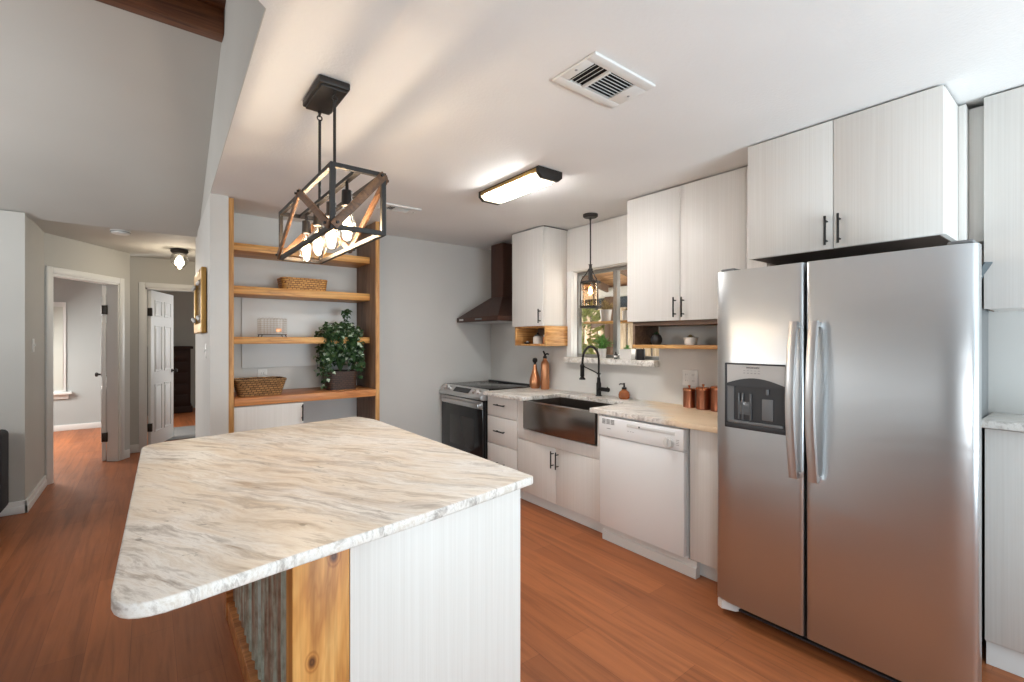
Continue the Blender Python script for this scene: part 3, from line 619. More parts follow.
for q, zz in enumerate((0.80, 0.79, 0.78, 0.77)): MB().box(2.4735, 2.4745, 1.572, 1.592, zz, zz+0.0025).build('printed_mark', 'inkgrey', cp)
MB().box(2.4735, 2.4745, 2.09, 2.125, 0.790, 0.794).build('printed_mark', 'inkgrey', cp)
for q in range(3): MB().box(2.4735, 2.4745, 1.90+q*0.02, 1.91+q*0.02, 0.797, 0.800).build('printed_mark', 'inkgrey', cp)
MB().prism([(2.515, 0), (2.515, 0.060), (2.528, 0.066), (2.530, 0.096), (2.56, 0.096), (2.56, 0)], 1.49, 2.20, 'y').build('toe_moulding', 'trim', t)
# worktop, one slab with a sink cut-out
t = thing('countertop', 'marble worktop along the window wall, tan toward the fridge', 'countertop', (2.8, 2.0, 0.88))
m = MB()
m.prism([(2.475, 3.630), (3.138, 3.630), (3.138, 1.240), (2.475, 1.240), (2.475, 2.285), (2.925, 2.285), (2.925, 3.045), (2.475, 3.045)], 0.88, 0.914, 'z', 0.004); m.build('slab', 'counter', t)
# sink
t = thing('apron_sink', 'dark bronze stainless apron front sink with curved face', 'sink', (2.7, 2.665, 0.64))
n = 14; fr = [(2.505-0.035*math.sin(PI*k/n), 2.262+(3.07-2.262)*k/n) for k in range(n+1)]
MB().prism(fr+[(2.535, 3.07), (2.535, 2.262)], 0.648, 0.882, 'z', 0.004).build('apron', 'apron', t)
m = MB(); X0, X1, Y0, Y1 = 2.536, 2.935, 2.262, 3.07
m.box(X0, X1, Y0, Y1, 0.66, 0.672); m.box(X0, X0+0.012, Y0, Y1, 0.672, 0.879); m.box(X1-0.012, X1, Y0, Y1, 0.672, 0.879); m.box(X0, X1, Y0, Y0+0.022, 0.672, 0.879); m.box(X0, X1, Y1-0.022, Y1, 0.672, 0.879)
m.build('basin', 'basin', t)
MB().lathe([(0.045, 0), (0.045, 0.004), (0.03, 0.005), (0, 0.002)], (2.74, 2.66, 0.672), 20).build('drain', 'steelv', t)
# faucet
t = thing('kitchen_faucet', 'black spring-neck pull-down faucet behind the sink', 'faucet', (3.05, 2.709, 0.914))
MB().lathe([(0.028, 0), (0.028, 0.006), (0.021, 0.008), (0.021, 0.112), (0.016, 0.118), (0.014, 0.16)], (3.05, 2.709, 0.914), 20).build('body', 'black', t)
arc = [(3.05, 2.709, 1.02), (3.05, 2.709, 1.10), (3.05, 2.709, 1.22)]
for k in range(1, 13):
    a = PI*k/12; arc.append((2.957+0.093*math.cos(a), 2.709+0.012*k/12, 1.235+0.105*math.sin(a)))
arc += [(2.862, 2.722, 1.20), (2.861, 2.722, 1.18)]
MB().tube(arc, 0.0085, 10).build('neck', 'black', t)
m = MB()
for i in range(3, len(arc)-1):
    a, b = Vector(arc[i]), Vector(arc[i+1])
    for q in range(3): p = a.lerp(b, q/3); d = (b-a).normalized(); m.tube([p-d*0.0022, p+d*0.0022], 0.0112, 10)
m.build('spring_coil', 'black', t)
MB().lathe([(0.010, 0.13), (0.017, 0.125), (0.018, 0.03), (0.014, 0.022), (0.026, 0.008), (0.026, 0), (0, 0)], (2.86, 2.722, 1.065), 18).build('spray_head', 'black', t)
MB().tube([(3.05, 2.709, 1.105), (2.95, 2.715, 1.145), (2.875, 2.722, 1.175)], 0.005, 8).ring((2.861, 2.722, 1.177), 0.018, 0.004).ring((3.05, 2.709, 1.105), 0.015, 0.005).build('support_arm', 'black', t)
MB().tube([(3.05, 2.709, 0.975), (3.05, 2.60, 0.975)], 0.018, 14).tube([(3.05, 2.615, 0.985), (3.05, 2.612, 1.0)], 0.005, 8).build('lever', 'black', t)

# range
t = thing('range', 'black and stainless slide-in electric range in the far corner', 'stove', (2.8, 4.03, 0))
RY0, RY1 = 3.636, 4.432
MB().box(2.55, 3.13, RY0, RY1, 0.03, 0.90, 0.003).build('body', 'darkplastic', t)
MB().box(2.545, 3.13, RY0-0.004, RY1+0.004, 0.902, 0.925, 0.004).build('cooktop', 'blackglass', t)
for (cx, cy, rr) in ((2.70, 3.84, 0.10), (2.70, 4.21, 0.085), (2.95, 3.84, 0.075), (2.95, 4.21, 0.10)): MB().ring((cx, cy, 0.9252), rr, 0.0012, 28, 4).build('burner_mark', 'inkgrey', t)
MB().box(3.095, 3.13, RY0, RY1, 0.925, 0.936, 0.003).build('rear_trim', 'darkplastic', t)
cp = MB().prism([(2.55, 0.922), (2.523, 0.925), (2.450, 0.852), (2.450, 0.828), (2.49, 0.820), (2.55, 0.820)], RY0-0.002, RY1+0.002, 'y', 0.003).build('control_panel', 'steelv', t)
nd = Vector((-0.073, 0, 0.067)).normalized(); base_p = Vector((2.4895, 0, 0.8885))
def on_panel(y, h=0.0): return base_p + nd*h + Vector((0, y, 0))
pdir = Vector((0.067, 0, 0.073)).normalized()
MB().bar(on_panel(3.88, 0.002), on_panel(4.17, 0.002), 0.058, 0.004, nd).build('display', 'blackglass', cp)
for ky in (3.715, 3.80, 4.255, 4.345):
    MB().tube([on_panel(ky, 0), on_panel(ky, 0.006), on_panel(ky, 0.028)], [0.027, 0.025, 0.021], 18).bar(on_panel(ky, 0.026)-pdir*0.018, on_panel(ky, 0.026)+pdir*0.018, 0.006, 0.012, nd).build('knob', 'steelv', cp)
MB().box(2.50, 2.552, RY0, RY0+0.0115, 0.03, 0.82).build('side_trim', 'blackglass', t)
d = MB().box(2.48, 2.548, RY0+0.012, RY1-0.004, 0.22, 0.81, 0.004).build('oven_door', 'blackglass', t)
MB().box(2.477, 2.482, RY0+0.012, RY1-0.004, 0.735, 0.812, 0.002).build('door_trim', 'steelv', d)
MB().box(2.478, 2.482, 3.79, 4.25, 0.33, 0.63, 0.001).build('oven_window', 'ovenglass', d)
m = MB().box(2.432, 2.456, RY0+0.025, RY1-0.075, 0.752, 0.792, 0.008)
for yy in (RY0+0.05, RY1-0.11): m.box(2.454, 2.48, yy-0.016, yy+0.016, 0.755, 0.789, 0.004)
m.build('handle', 'steelv', d)
MB().box(2.485, 2.548, RY0+0.012, RY1-0.004, 0.05, 0.21, 0.004).build('storage_drawer', 'darkplastic', t)
MB().box(2.60, 3.1, RY0+0.03, RY1-0.03, 0, 0.05).build('plinth', 'darkplastic', t)
# hood
t = thing('range_hood', 'dark bronze pyramid chimney range hood over the stove', 'range hood', (2.9, 4.0, 1.585))
HY0, HY1 = 3.645, 4.405
MB().box(2.655, 3.135, HY0, HY1, 1.585, 1.635, 0.003).build('rim', 'hood', t)
MB().hexa([(2.665, HY0+0.008, 1.635), (3.135, HY0+0.008, 1.635), (3.135, HY1-0.008, 1.635), (2.665, HY1-0.008, 1.635)], [(2.89, 3.878, 1.845), (3.135, 3.878, 1.845), (3.135, 4.098, 1.845), (2.89, 4.098, 1.845)]).build('canopy', 'hood', t)
MB().box(2.895, 3.135, 3.882, 4.094, 1.846, 2.41, 0.003).build('chimney', 'hood', t)
MB().box(2.70, 3.10, HY0+0.05, HY1-0.05, 1.578, 1.586, 0.002).build('filter_plate', 'steelv', t)
MB().box(2.6525, 2.656, 4.27, 4.35, 1.60, 1.62, 0.001).build('badge', 'offwhite', t)
MB().box(2.6525, 2.656, 3.92, 4.04, 1.603, 1.617, 0.001).build('switch_strip', 'greyplastic', t)

# refrigerator
t = thing('refrigerator', 'stainless side-by-side refrigerator with ice and water dispenser', 'refrigerator', (2.7, 0.76, 0))
MB().box(2.36, 2.78, 0.347, 1.222, 0.06, 1.735, 0.004).box(2.779, 3.08, 0.352, 1.212, 0.06, 1.735, 0.004).build('body', 'greyplastic', t)
def fdoor(y0, y1, outer):
    pts = [(2.352, y0), (2.352, y1)]; n = 26; w_ = y1-y0
    for k in range(n+1):
        u = 1-(0.5-0.5*math.cos(PI*k/n)); y = y0+w_*u; x = 2.28
        d = (y-y0) if outer < 0 else (y1-y)
        if d < 0.10: x += 0.020*((0.10-d)/0.10)**2
        e = min(y-y0, y1-y)
        if e < 0.012: x += 0.012-math.sqrt(max(0, 0.012**2-(0.012-e)**2))
        pts.append((x, y))
    return MB().prism(pts, 0.085, 1.742, 'z', 0.003)
dl = fdoor(0.836, 1.246, 1).build('freezer_door', 'steel', t); dr = fdoor(0.286, 0.826, -1).build('fridge_door', 'steel', t)
MB().box(2.352, 2.362, 0.32, 1.225, 0.09, 1.738).build('door_gasket', 'darkplastic', t)
def fhandle(yc, par):
    pts = []
    for k in range(15):
        u = k/14; z = 0.79+u*0.69; pts.append((2.236-0.034*math.sin(PI*u), yc+0.003*math.sin(PI*u), z))
    m = MB(); b = bmesh.new(); rings = []
    for (x, y, z) in pts: rings.append([b.verts.new((x+dx, y+dy, z)) for dx, dy in ((-0.008, -0.016), (-0.012, 0), (-0.008, 0.016), (0.006, 0.019), (0.012, 0.012), (0.012, -0.012), (0.006, -0.019))])
    for i in range(len(rings)-1):
        for k in range(7): b.faces.new((rings[i][k], rings[i][(k+1) % 7], rings[i+1][(k+1) % 7], rings[i+1][k]))
    b.faces.new(rings[0]); b.faces.new(rings[-1]); bmesh.ops.recalc_face_normals(b, faces=list(b.faces)); m._merge(b)
    for z in (0.80, 1.465): m.box(2.236, 2.283, yc-0.012, yc+0.012, z-0.012, z+0.012, 0.003)
    return m.build('handle', 'steelv', par)
fhandle(0.859, dl); fhandle(0.781, dr)
# dispenser
dp = MB(); DY0, DY1, DZ0, DZ1 = 0.896, 1.188, 0.965, 1.285
for a in ((DY0, DY0+0.012, DZ0, DZ1), (DY1-0.012, DY1, DZ0, DZ1), (DY0, DY1, DZ1-0.008, DZ1), (DY0, DY1, DZ0, DZ0+0.028)): dp.box(2.268, 2.282, a[0], a[1], a[2], a[3], 0.004)
dpo = dp.build('dispenser_frame', 'darkplastic', dl)
n = 12; arcp = [(DY0+0.012+(DY1-DY0-0.024)*k/n, 1.185+0.030*math.sin(PI*k/n)) for k in range(n+1)]
MB().prism([(DY1-0.012, DZ1-0.008), (DY0+0.012, DZ1-0.008)]+arcp, 2.270, 2.281, 'x').build('control_panel', 'silver', dpo)
MB().prism([(DY1-0.012, 1.172), (DY0+0.012, 1.172)]+arcp, 2.266, 2.281, 'x').build('visor', 'darkplastic', dpo)
MB().box(2.2775, 2.2805, DY0+0.012, DY1-0.012, DZ0+0.028, 1.175).build('recess', 'darkplastic', dpo)
MB().box(2.272, 2.279, DY1-0.045, DY1-0.012, DZ0+0.03, 1.172).build('recess_side', 'greyplastic', dpo)
MB().box(2.262, 2.279, DY0+0.02, DY1-0.02, DZ0+0.028, DZ0+0.04, 0.003).build('drip_tray', 'greyplastic', dpo)
m = MB()
for yy in (1.118, 1.10, 1.062): m.box(2.268, 2.277, yy-0.005, yy+0.005, 1.01, 1.14, 0.003)
m.box(2.270, 2.277, 1.06, 1.12, 1.035, 1.10, 0.003); m.build('ice_chute_paddle', 'paddle', dpo)
MB().lathe([(0.006, 0), (0.006, -0.02), (0.004, -0.025)], (2.272, 0.985, 1.165), 10).box(2.270, 2.277, 0.96, 1.01, 1.02, 1.12, 0.004).build('water_nozzle', 'greyplastic', dpo)
m = MB()
for k in range(5): m.box(2.2692, 2.2705, 1.018+k*0.017, 1.027+k*0.017, 1.236, 1.240); m.box(2.2692, 2.2705, 1.018+k*0.017, 1.027+k*0.017, 1.249, 1.2515)
m.build('button_marks', 'inkgrey', dpo)
letters('lettering', 'FRIGIDAIRE', 0.0125, (2.2695, 1.05, 1.264), (PI/2, 0, -PI/2), 'ink', dpo)
MB().box(2.37, 2.42, 0.347, 1.222, 0.02, 0.08, 0.003).box(2.335, 2.37, 0.32, 1.15, 0.035, 0.045, 0.002).box(2.335, 2.37, 0.32, 1.15, 0.055, 0.062, 0.002).build('toe_grille', 'darkplastic', t)
MB().prism([(2.31, 1.245), (2.30, 1.22), (2.325, 1.16), (2.36, 1.14), (2.40, 1.14), (2.40, 1.245)], 0.028, 0.078, 'z', 0.008).build('foot_cover', 'offwhite', t)
MB().prism([(2.31, 0.30), (2.30, 0.315), (2.325, 0.36), (2.36, 0.38), (2.40, 0.38), (2.40, 0.33)], 0.028, 0.078, 'z', 0.008).build('foot_cover', 'offwhite', t)
for yy in (0.40, 1.17):
    for xx in (2.45, 3.0): MB().tube([(xx, yy, 0), (xx, yy, 0.065)], 0.02, 10).build('leveling_leg', 'darkplastic', t)
MB().box(2.30, 2.40, 1.155, 1.225, 1.742, 1.757, 0.006).build('hinge_cap', 'greyplastic', t)
MB().box(2.30, 2.40, 0.30, 0.37, 1.742, 1.757, 0.006).build('hinge_cap', 'greyplastic', t)
# right base cabinet with its own top
t = thing('shallow_base_cabinet', 'white shallow base cabinet at the right edge beside the fridge', 'cabinet', (2.98, -0.05, 0))
MB().box(2.85, 3.135, -0.45, 0.335, 0.10, 1.022).build('body', 'cab', t)
MB().box(2.83, 2.849, -0.45, 0.335, 0.112, 1.018, 0.0015).build('door', 'cab', t)
MB().box(2.855, 3.13, -0.45, 0.333, 0, 0.10).build('toe_kick', 'trim', t)
c2 = MB().box(2.80, 3.138, -0.45, 0.345, 1.024, 1.058, 0.004).build('small_countertop', 'edge'); tag(c2, 'grey marble top of the shallow cabinet right of the fridge', 'countertop')

# ---------------------------------------------------------------- island
def rounded(pts, radii, seg=8):
    out = []; n = len(pts)
    for i in range(n):
        p = Vector(pts[i]); a = (Vector(pts[i-1])-p); b = (Vector(pts[(i+1) % n])-p); r_ = radii[i]
        if r_ <= 0: out.append(tuple(p)); continue
        p0 = p+a.normalized()*r_; p1 = p+b.normalized()*r_
        for k in range(seg+1):
            u = k/seg; q = p0*(1-u)**2+p*2*u*(1-u)+p1*u*u; out.append((q.x, q.y))
    return out
t = thing('kitchen_island', 'kitchen island with marble top, white end panel and corrugated metal side', 'kitchen island', (0.6, 1.9, 0))
ip = rounded([(1.046, 1.222), (1.05, 2.66), (1.0, 2.845), (-0.028, 2.66), (-0.06, 1.04), (0.26, 1.096), (0.635, 1.145)], [0.012, 0.06, 0.05, 0.09, 0.11, 0.1, 0.15])
tp = MB().prism(ip, 0.901, 0.93, 'z', 0.006, 3); 
bm = tp.bm; bm.normal_update()
top = tp.build('worktop', ['stone', 'edge'], t)
for p in top.data.polygons:
    if abs(p.normal.z) < 0.9: p.material_index = 1
MB().box(0.412, 0.982, 1.236, 2.60, 0.0, 0.899, 0.001).box(0.412, 0.982, 1.218, 1.236, 0.0, 0.899, 0.001).build('cabinet_body', 'cab', t)
MB().box(0.272, 0.410, 1.216, 1.284, 0.0, 0.900, 0.003).build('post', 'pine', t)
m = MB(); b = bmesh.new(); N = 120; lo = []; hi = []
for k in range(N+1):
    yy = 1.287+(2.70-1.287)*k/N; xx = 0.340+0.012*math.sin(2*PI*(yy/0.068)); lo.append(b.verts.new((xx, yy, 0.09))); hi.append(b.verts.new((xx, yy, 0.898)))
for k in range(N): b.faces.new((lo[k], lo[k+1], hi[k+1], hi[k]))
r_ = bmesh.ops.extrude_face_region(b, geom=list(b.faces)); bmesh.ops.translate(b, vec=(0.004, 0, 0), verts=[v for v in r_['geom'] if isinstance(v, bmesh.types.BMVert)])
bmesh.ops.recalc_face_normals(b, faces=list(b.faces)); m._merge(b); m.build('corrugated_panel', 'rust', t, 80)
MB().box(0.365, 0.411, 1.286, 2.60, 0.0, 0.899).box(0.36, 0.97, 2.60, 2.70, 0, 0.899).build('side_backing', 'brownbox', t)
MB().box(0.305, 0.362, 1.286, 2.72, 0.0, 0.088, 0.003).box(0.30, 0.362, 2.70, 2.745, 0.0, 0.899, 0.003).build('base_trim', 'shelfred', t)

# ---------------------------------------------------------------- shelf niche on the far wall
NF = 3.962
def board_thing(name, label, m, mk, cat='shelf', group=None): return tag(m.build(name, mk), label, cat, group)
t = thing('shelf_upright', 'pine upright board at the left end of the wall shelves', 'shelf upright', (0.47, 4.19, 0))
MB().box(0.454, 0.4875, NF, FY-0.002, 0, 2.438, 0.002).build('board', 'upright', t)
t = thing('shelf_upright', 'wide brown upright board at the right end of the wall shelves', 'shelf upright', (1.58, 4.19, 0))
MB().box(1.565, 1.592, NF+0.012, FY-0.002, 0, 2.438, 0.001).build('board', 'walnut', t)
MB().box(1.564, 1.600, NF, NF+0.012, 0, 2.438, 0.002).build('edge_strip', 'upright', t)
for z0, z1, lab in ((2.083, 2.14, 'topmost pine shelf, empty, behind the hanging lantern frame'), (1.750, 1.812, 'pine shelf carrying the golden wicker basket'), (1.366, 1.42, 'pine shelf carrying the wire cage, ivy in front')):
    board_thing('wall_shelf', lab, MB().box(0.4885, 1.564, 4.10, FY-0.002, z0, z1, 0.003), 'shelf', 'shelf', 'pine wall shelves')
board_thing('niche_worktop', 'reddish pine board above the low white cabinet', MB().box(0.4885, 1.563, NF-0.01, FY-0.002, 0.905, 0.965, 0.004), 'shelfred', 'worktop')
t = thing('low_niche_cabinet', 'white cabinet with one door under the pine worktop', 'cabinet', (0.72, 4.15, 0))
MB().box(0.492, 0.965, 3.99, 4.41, 0.0, 0.90).build('body', 'cab', t)
d = MB().box(0.489, 0.970, 3.966, 3.986, 0.02, 0.898, 0.002).build('door', 'cab', t)
pull((0.957, 3.966, 0.755), (0.957, 3.966, 0.885), (0, -1, 0), d)
board_thing('wall_board', 'plain white board mounted on the wall behind the shelves', MB().box(0.602, 1.56, FY-0.018, FY-0.001, 1.163, 1.748, 0.002), 'trim', 'wall panel')
# baskets
def basket(m, x0, x1, y0, y1, z0, z1, fl=0.03, nub=True):
    cx, cy = (x0+x1)/2, (y0+y1)/2; N = 36; rings = []; b = bmesh.new()
    def rr(w, h, k):
        a = 2*PI*k/N; c, s_ = math.cos(a), math.sin(a); e = 0.35
        return (math.copysign(abs(c)**e, c)*w, math.copysign(abs(s_)**e, s_)*h)
    L = 7
    seq = [(q/L, 0) for q in range(L+1)]+[(1-q/L, 0.010) for q in range(L+1)]
    for i, (u, ins) in enumerate(seq):
        w = (x1-x0)/2-fl*(1-u)-ins; h = (y1-y0)/2-fl*(1-u)-ins; z = z0+(z1-z0)*u+(0.008 if ins and u < 0.01 else 0)
        rings.append([b.verts.new((cx+rr(w, h, k)[0]*(1+0.01*((k+i) % 2)), cy+rr(w, h, k)[1]*(1+0.01*((k+i) % 2)), z)) for k in range(N)])
    for i in range(len(rings)-1):
        for k in range(N): b.faces.new((rings[i][k], rings[i][(k+1) % N], rings[i+1][(k+1) % N], rings[i+1][k]))
    b.faces.new(rings[0]); b.faces.new(rings[-1]); bmesh.ops.recalc_face_normals(b, faces=list(b.faces)); m._merge(b)
    return [(cx+rr((x1-x0)/2-0.004, (y1-y0)/2-0.004, k % N)[0], cy+rr((x1-x0)/2-0.004, (y1-y0)/2-0.004, k % N)[1]) for k in range(N+1)]
def basket_thing(name, label, x0, x1, y0, y1, z0, z1, mk, fl, rim=0.007):
    t = thing(name, label, 'basket', ((x0+x1)/2, (y0+y1)/2, z0)); m = MB(); ring = basket(m, x0, x1, y0, y1, z0, z1, fl); m.build('body', mk, t)
    MB().tube([(x, y, z1+0.001*(i % 2)*2) for i, (x, y) in enumerate(ring)], rim, 7).build('rim', mk, t); return t
basket_thing('wicker_basket', 'shallow golden wicker basket on the second pine shelf', 0.845, 1.215, 4.13, 4.36, 1.812, 1.905, 'wick1', 0.012)
bk = basket_thing('wicker_basket', 'brown wicker basket with flared sides on the pine worktop', 0.50, 0.862, 4.0, 4.26, 0.965, 1.085, 'wick2', 0.035, 0.009)
# wire cage
t = thing('wire_cage', 'small wire cage on feet with orange tag on the shelf', 'wire cage', (0.79, 4.2, 1.42))
cx0, cx1, cy0, cy1, cz0, cz1 = 0.695, 0.882, 4.13, 4.29, 1.443, 1.565
m = MB()
for k in range(8):
    z = cz0+(cz1-cz0)*k/7; m.tube([(cx0, cy0, z), (cx1, cy0, z), (cx1, cy1, z), (cx0, cy1, z), (cx0, cy0, z)], 0.0010, 5)
for k in range(9):
    x = cx0+(cx1-cx0)*k/8
    for yy in (cy0, cy1): m.tube([(x, yy, cz0), (x, yy, cz1)], 0.0010, 5)
    m.tube([(x, cy0, cz1), (x, (cy0+cy1)/2, cz1+0.012), (x, cy1, cz1)], 0.0010, 5)
for k in range(7):
    yy = cy0+(cy1-cy0)*k/6
    for x in (cx0, cx1): m.tube([(x, yy, cz0), (x, yy, cz1)], 0.0010, 5)
m.build('wire_mesh', 'wire', t)
m = MB().box(cx0, cx1, cy0, cy1, 1.438, 1.444, 0.001)
for x in (cx0+0.01, cx1-0.01):
    for yy in (cy0+0.01, cy1-0.01): m.tube([(x, yy, 1.44), (x+(0.008 if x > 0.78 else -0.008), yy, 1.4205)], 0.004, 6)
m.build('base', 'bronze', t)
MB().box(0.80, 0.842, cy0-0.004, cy0-0.001, 1.462, 1.488, 0.001).build('tag', 'coppermat', t)
# ivy
t = thing('potted_ivy', 'trailing ivy in a dark wicker square planter on the worktop', 'potted plant', (1.325, 4.2, 0.965))
m = MB(); basket(m, 1.195, 1.455, 4.07, 4.33, 0.965, 1.125, 0.012); m.build('planter', 'wick3', t)
MB().box(1.21, 1.44, 4.085, 4.315, 1.09, 1.115).build('soil', 'soil', t)
rr = random.Random(11); m = MB(); st = MB(); mp = MB()
c = Vector((1.33, 4.19, 1.11))
for s_ in range(96):
    ox = rr.uniform(-0.15, 0.16); oy = rr.uniform(-0.10, 0.09); h = rr.uniform(0.24, 0.45)-0.25*abs(ox); side = abs(ox) > 0.085
    if s_ == 0: ox, oy, h = 0.05, 0.0, 0.54
    hang = rr.uniform(0.16, 0.40) if side else rr.uniform(0.05, 0.2)
    top = c+Vector((ox, oy, h)); end = Vector((ox*1.12+c.x+rr.uniform(-.02, .02), c.y+oy*1.4-0.015, 0))
    end.x = max(1.165, min(1.505, end.x)); end.y = min(4.36, end.y)
    if s_ == 0: hang = 0.05
    if end.y > 4.06 and 1.18 < end.x < 1.47: hang = min(hang, h-0.04)
    end.z = max(1.015, top.z-hang)
    pts = []
    for k in range(13):
        u = k/12; 
        if u < 0.5: q = c.lerp(top, u*2); q.z = c.z+(top.z-c.z)*math.sin(u*PI)
        else: w = (u-0.5)*2; q = top.lerp(end, w**0.7); q.z = top.z+(end.z-top.z)*w*w
        pts.append(q)
    st.tube(pts, 0.0022, 5)
    for k in range(3, 13):
        for j in range(3):
            p = pts[k]+Vector((rr.uniform(-.02, .02), rr.uniform(-.02, .02), rr.uniform(-.015, .015))); d = Vector((rr.uniform(-1, 1), rr.uniform(-1, 0.5), rr.uniform(-0.9, 0.3)))
            (mp if rr.random() < 0.12 else m).leaf(p, d, (rr.uniform(-.4, .4), -0.6, 0.8), rr.uniform(0.032, 0.048), rr.uniform(0.030, 0.042))
m.build('foliage', 'leaf', t, 180); mp.build('pale_foliage', 'leafpale', t, 180); st.build('stem', 'leafdark', t)
# outlets and switches
def outlet(label, c, axis, w=0.072, h=0.115, n=1, kind='outlet'):
    t = thing('wall_outlet' if kind == 'outlet' else 'light_switch', label, kind, c); x, y, z = c
    def bx(u0, u1, d0, d1, z0, z1, bev): 
        if axis == 'y': return (x+u0, x+u1, y-d1, y-d0, z+z0, z+z1, bev)
        return (x-d1, x-d0, y+u0, y+u1, z+z0, z+z1, bev)
    W_ = w*n if n == 1 else 0.125
    MB().box(*bx(-W_/2, W_/2, 0, 0.006, -h/2, h/2, 0.002)).build('cover_plate', 'offwhite', t)
    for i in range(n):
        u = 0 if n == 1 else (-0.027 if i == 0 else 0.027)
        if kind == 'outlet':
            for zz in (-0.022, 0.022):
                f_ = MB().box(*bx(u-0.016, u+0.016, 0.005, 0.008, zz-0.016, zz+0.016, 0.003)).build('socket', 'offwhite', t)
                MB().box(*bx(u-0.008, u-0.006, 0.0075, 0.0085, zz-0.003, zz+0.007, 0)).box(*bx(u+0.005, u+0.007, 0.0075, 0.0085, zz-0.003, zz+0.007, 0)).build('slot', 'ink', f_)
        else: MB().box(*bx(u-0.005, u+0.005, 0.005, 0.016, -0.008, 0.014, 0.001)).build('toggle', 'offwhite', t)
    return t
outlet('white double outlet on the niche wall above the brown wicker basket', (0.757, FY-0.001, 1.09), 'y')
outlet('white outlet plate on the backsplash above the copper canisters', (WX-0.001, 1.903, 1.117), 'x', n=2)
outlet('white light switch on the hall side wall left of the first door', (-0.80+0.001, 5.72, 1.35), 'x', kind='switch').rotation_euler = (0, 0, PI)
outlet('white light switch on the partition below the gold frame', (px_(4.33)-0.001, 4.33, 1.31), 'x', kind='switch')
# gold framed mirror on the partition, seen edge-on
t = thing('gold_framed_mirror', 'ornate gold framed mirror on the partition wall facing the hall', 'mirror', (0.31, 4.6, 1.44))
x1 = 0.338
for a in ((4.20, 4.28, 1.45, 1.95), (4.86, 4.94, 1.45, 1.95), (4.28, 4.86, 1.45, 1.53), (4.28, 4.86, 1.87, 1.95)): MB().box(x1-0.034, x1, a[0], a[1], a[2], a[3], 0.008, 3).build('frame_rail', 'gold', t)
MB().box(x1-0.015, x1-0.008, 4.28, 4.86, 1.53, 1.87).build('mirror_glass', 'mirror', t)
for yy in (4.30, 4.84):
    for zz, sg in ((1.55, 1), (1.85, -1)): MB().tube([(x1-0.036, yy, zz), (x1-0.046, yy+0.02*(-1 if yy > 4.5 else 1), zz+0.02*sg), (x1-0.036, yy+0.05*(-1 if yy > 4.5 else 1), zz-0.005*sg)], [0.012, 0.016, 0.008], 8).build('corner_ornament', 'offwhite', t)

# ---------------------------------------------------------------- small things on the counter
t = thing('copper_bottle', 'teardrop copper bottle with black stopper beside the range', 'bottle', (3.045, 3.545, 0.914))
MB().lathe([(0, 0), (0.040, 0), (0.053, 0.02), (0.057, 0.06), (0.050, 0.10), (0.034, 0.15), (0.022, 0.19), (0.017, 0.225), (0.016, 0.235), (0, 0.235)], (3.045, 3.545, 0.914), 24).build('body', 'coppermat', t)
MB().lathe([(0.012, 0), (0.012, 0.015), (0.022, 0.028), (0.026, 0.045), (0.020, 0.062), (0, 0.068)], (3.045, 3.545, 1.149), 18).build('stopper', 'black', t)
t = thing('copper_bottle', 'tall straight copper dispenser bottle with black trigger beside the teardrop one', 'bottle', (3.055, 3.405, 0.914))
MB().lathe([(0, 0), (0.039, 0), (0.042, 0.006), (0.042, 0.235), (0.036, 0.262), (0.021, 0.282), (0.018, 0.30), (0, 0.30)], (3.055, 3.405, 0.914), 24).build('body', 'coppermat', t)
MB().lathe([(0.02, 0), (0.02, 0.02), (0.011, 0.026), (0.011, 0.048), (0, 0.048)], (3.055, 3.405, 1.214), 16).tube([(3.055, 3.41, 1.25), (3.055, 3.375, 1.262), (3.055, 3.355, 1.256)], 0.008, 8).tube([(3.055, 3.405, 1.25), (3.055, 3.43, 1.285)], 0.009, 8).build('pump_head', 'black', t)
t = thing('soap_dispenser', 'round amber glass soap dispenser with black pump behind the sink', 'soap dispenser', (3.06, 2.445, 0.914))
MB().lathe([(0, 0), (0.036, 0), (0.045, 0.012), (0.046, 0.035), (0.040, 0.058), (0.022, 0.072), (0.018, 0.08), (0, 0.08)], (3.06, 2.445, 0.914), 22).build('bottle', 'amber', t)
MB().lathe([(0.02, 0), (0.02, 0.014), (0.008, 0.018), (0.006, 0.045), (0.010, 0.05), (0, 0.052)], (3.06, 2.445, 0.994), 14).tube([(3.06, 2.445, 1.035), (3.055, 2.48, 1.036), (3.053, 2.49, 1.028)], 0.005, 8).build('pump', 'black', t)
def canister(label, x, y, r_, h):
    t = thing('copper_canister', label, 'canister', (x, y, 0.914), 'copper canisters beside the fridge')
    MB().lathe([(0, 0), (r_-0.003, 0), (r_, 0.004), (r_, 0.012), (r_*0.985, 0.016), (r_*0.985, h-0.02), (r_, h-0.016), (r_, h-0.004), (r_*0.98, h)], (x, y, 0.914), 28).build('body', 'darkcopper', t)
    l = MB().lathe([(r_*1.03, 0), (r_*1.03, 0.012), (r_*0.9, 0.017), (0, 0.02)], (x, y, 0.914+h-0.004), 28).build('lid', 'copper', t)
    MB().lathe([(0.005, 0), (0.005, 0.006), (0.010, 0.012), (0.010, 0.018), (0, 0.022)], (x, y, 0.914+h+0.014), 12).build('lid_knob', 'copper', l)
canister('smallest copper canister, farthest from the fridge', 3.055, 1.86, 0.043, 0.125)
canister('middle copper canister with lid knob, between the two others', 3.055, 1.752, 0.049, 0.140)
canister('copper canister nearest the fridge, half hidden by it', 3.05, 1.635, 0.054, 0.155)
